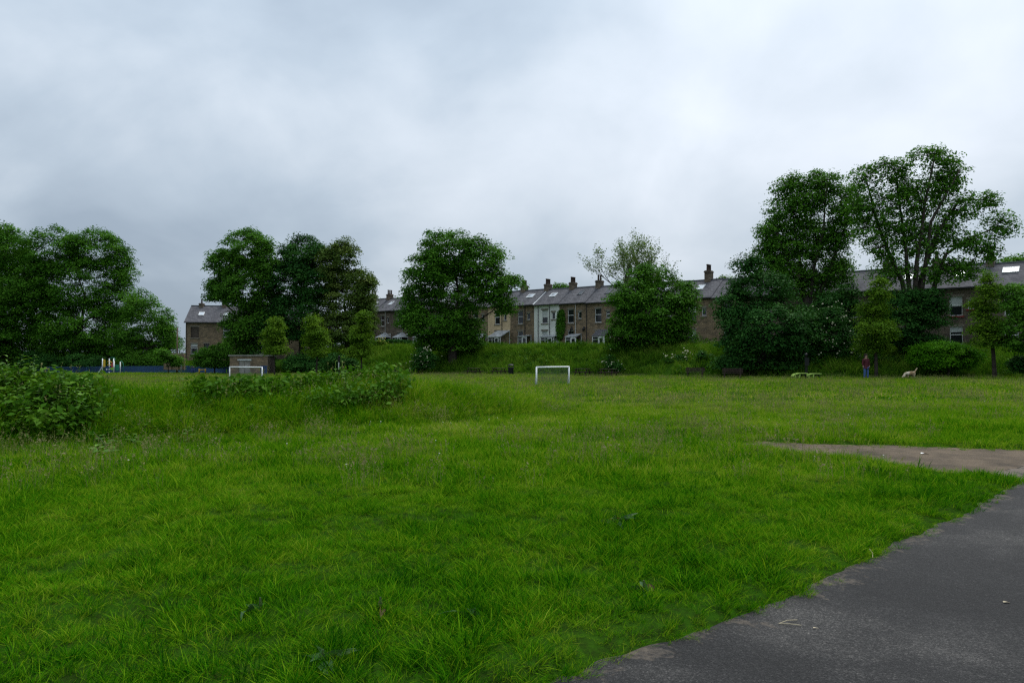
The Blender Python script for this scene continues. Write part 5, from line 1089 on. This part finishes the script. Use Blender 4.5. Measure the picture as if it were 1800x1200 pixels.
P = np.stack([rng.uniform(-90, 60, 16000), rng.uniform(44, 130, 16000)], 1); yf_ = np.interp(P[:, 0], FOOT[:, 0], FOOT[:, 1]); e_ = (P[:, 0] - H0.x)*.6564 + (P[:, 1] - H0.y)*.7544
P = P[(P[:, 1] > yf_ + .8) & (P[:, 1] < yf_ + 15) & (e_ < -3) & (np.abs(P[:, 0]) < .8*P[:, 1] + 3) & ~((P[:, 0] > -52) & (P[:, 0] < -30) & (P[:, 1] > 91))]; q = patch(P, .30, 31.0) + .4*patch(P, .9, 3.0); P = P[q > .12]; n = len(P)
scatter('bank_undergrowth', 'patches of nettles and brambles on the bank below the houses', 'undergrowth', np.stack([P[:, 0], P[:, 1], gz(P[:, 0], P[:, 1]) - .05], 1), rng.uniform(1.2, 2.6, n), rots(n, .2), .02 + .10*rng.normal(size=n), T_weed)

# grass creeping over the tarmac edge, clover heads in the rough grass
P = frustum_points(2.2, 11, 60, 1.0); sd = path_sd(P); P = P[(sd < .02) & (sd > -.16*rng.uniform(size=len(P))**2)]; n = len(P)
scatter('edge_grass', 'short grass creeping over the broken edge of the tarmac', 'grass', np.stack([P[:, 0], P[:, 1], plane_z(P[:, 0], P[:, 1]) - .004], 1), rng.uniform(.3, .7, n), rots(n, .3), .10 + .10*rng.normal(size=n), T_near)
P = np.stack([rng.uniform(3.5, 10, 5200), rng.uniform(9.3, 14.5, 5200)], 1); sd = dirt_sd(P); P = P[(sd < .05) & (sd > -.35*rng.uniform(size=len(P))**2)]; n = len(P)
scatter('edge_grass', 'sparse grass breaking through the edges of the dirt strip', 'grass', np.stack([P[:, 0], P[:, 1], plane_z(P[:, 0], P[:, 1]) - .006], 1), rng.uniform(.25, .6, n), rots(n, .3), .14 + .10*rng.normal(size=n), T_mid)
P = np.stack([rng.uniform(-13, -1.5, 5000), rng.uniform(11.5, 21, 5000)], 1); px = 900 + P[:, 0]/P[:, 1]*F; P = P[(mound_z(P) > .45) & ((px < 170) | ((px > 330) & (px < 720))) & (rng.uniform(size=5000) < .04)]; n = len(P)
scatter('seed_grass', 'tall flowering stalks poking out of the weed clumps', 'grass', np.stack([P[:, 0], P[:, 1], gz(P[:, 0], P[:, 1]) - .01], 1), rng.uniform(1.2, 1.9, n), rots(n, .12), .1 + .1*rng.normal(size=n), T_seed)
def clover():
    mb = MB().lathe([(.004, 0), (.013, .004), (.015, .012), (.008, .021)], 7, (0, 0, .13)); mb.tube([(0, 0, 0), (0, 0, .13)], .0018, 3); return bpy.data.objects.new('clover_head', mb.mesh('clover_head', M['clover']))
M['clover'] = plain('clover_blossom', (0.62, 0.60, 0.52), .8, .15)
P = grass_points(10, 26, .7, 1.0); P = P[patch(P, .5, 27.0) + .5*mound_z(P) > .25]; n = len(P)
scatter('clover', 'tiny white clover heads dotted through the grass', 'flowers', np.stack([P[:, 0], P[:, 1], gz(P[:, 0], P[:, 1])], 1), rng.uniform(.6, .95, n), rots(n, .3), np.zeros(n), [clover()])

# ------------------------------------------------------------------ dock plants and litter in the lawn
DL = [leaf_shape('leaf', .19, .05, M['lf_dock'], .4, .15, .3, .7, 1), leaf_shape('leaf', .15, .05, M['lf_dock'], .7, .15, .35, .5, 2), leaf_shape('leaf', .11, .045, M['lf_dead'], .5, .2, .6, .9, 3)]
def dock(px_, py_, label, n, seed, dead=1, up=.4):
    x, Y = g2(px_, py_); r = random.Random(seed); p = empty('dock_plant', (x, Y, gz1(x, Y))); tag(p, label, 'plant', 'dock plants in the lawn')
    MB().tube([(0, 0, -.03), (.004, 0, .03), (.0, .004, .07)], [.012, .010, .006], 6).build('crown_stem', M['stem'], p)
    for i in range(n):
        o = obj('leaf', DL[2] if i < dead else DL[i % 2], p, (r.uniform(-.04, .04), r.uniform(-.04, .04), -.005)); az = i*2.4 + r.uniform(-.5, .5); o.rotation_euler = (r.uniform(-.8, .8), -r.choice((.1, .25, .4, .55))*(.6 + up), az); s = r.uniform(.55, 1.25); o.scale = (s, s, s)
dock(1080, 925, 'dock plant with one tall grey-green leaf and a withered pinkish leaf', 9, 1, 2, .6)
dock(570, 1172, 'dock plant with wide dark leaves close to the bottom edge', 9, 2, 1, .5)
dock(835, 1085, 'dock plant with curled grey leaves left of centre in the lawn', 5, 3, 1)
dock(460, 1078, 'dock plant with narrow flat leaves in the left lawn', 4, 4, 1)
dock(1130, 1045, 'dock plant near the path with upright curled leaf', 5, 5, 1, .7)
dock(1560, 880, 'dock plant beside a dark tussock near the path bend', 7, 6, 1, .7)
dock(255, 990, 'dock plant sunk in dark grass at the left', 4, 7, 1)
dock(670, 1075, 'withered tan dock remains in the lawn', 3, 8, 3, .5)
def scrap(name, px_, py_, label, cat, build):
    x, Y = g2(px_, py_); z = plane_z(x, Y) + .012; o = empty(name, (x, Y, float(z))); tag(o, label, cat); build(o)
def straw(o):
    MB().tube([(0, 0, 0), (.06, .02, .012), (.13, .05, .004)], .0028, 5).build('stalk', M['straw'], o); MB().tube([(0, 0, 0), (.05, -.03, .01), (.12, -.035, .003)], .0028, 5).build('stalk', M['straw'], o)
M['straw'] = plain('dry_straw', (0.42, 0.36, 0.24), .8, .1)
scrap('straw_stem', 1365, 1093, 'forked dry straw stem lying on the tarmac path', 'straw', straw)
scrap('straw_stem', 1530, 960 + 20, 'single dry straw stem at the path edge', 'straw', lambda o: MB().tube([(0, 0, 0), (.03, .06, .02), (.05, .15, .03)], .003, 5).build('stalk', M['straw'], o))
scrap('fallen_leaf', 1757, 1059, 'small pale fallen leaf on the tarmac path', 'leaf', lambda o: obj('blade', leaf_shape('blade', .05, .022, M['straw'], .5), o))
scrap('fallen_leaf', 1425, 1101, 'tiny pale leaf next to the straw on the tarmac path', 'leaf', lambda o: obj('blade', leaf_shape('blade', .035, .014, M['straw'], .5), o))
scrap('litter_scrap', 1617, 798, 'white scrap of litter on the dirt strip', 'litter', lambda o: obj('sheet', leaf_shape('sheet', .14, .06, M['white'], .5, .6, .2, .2), o))
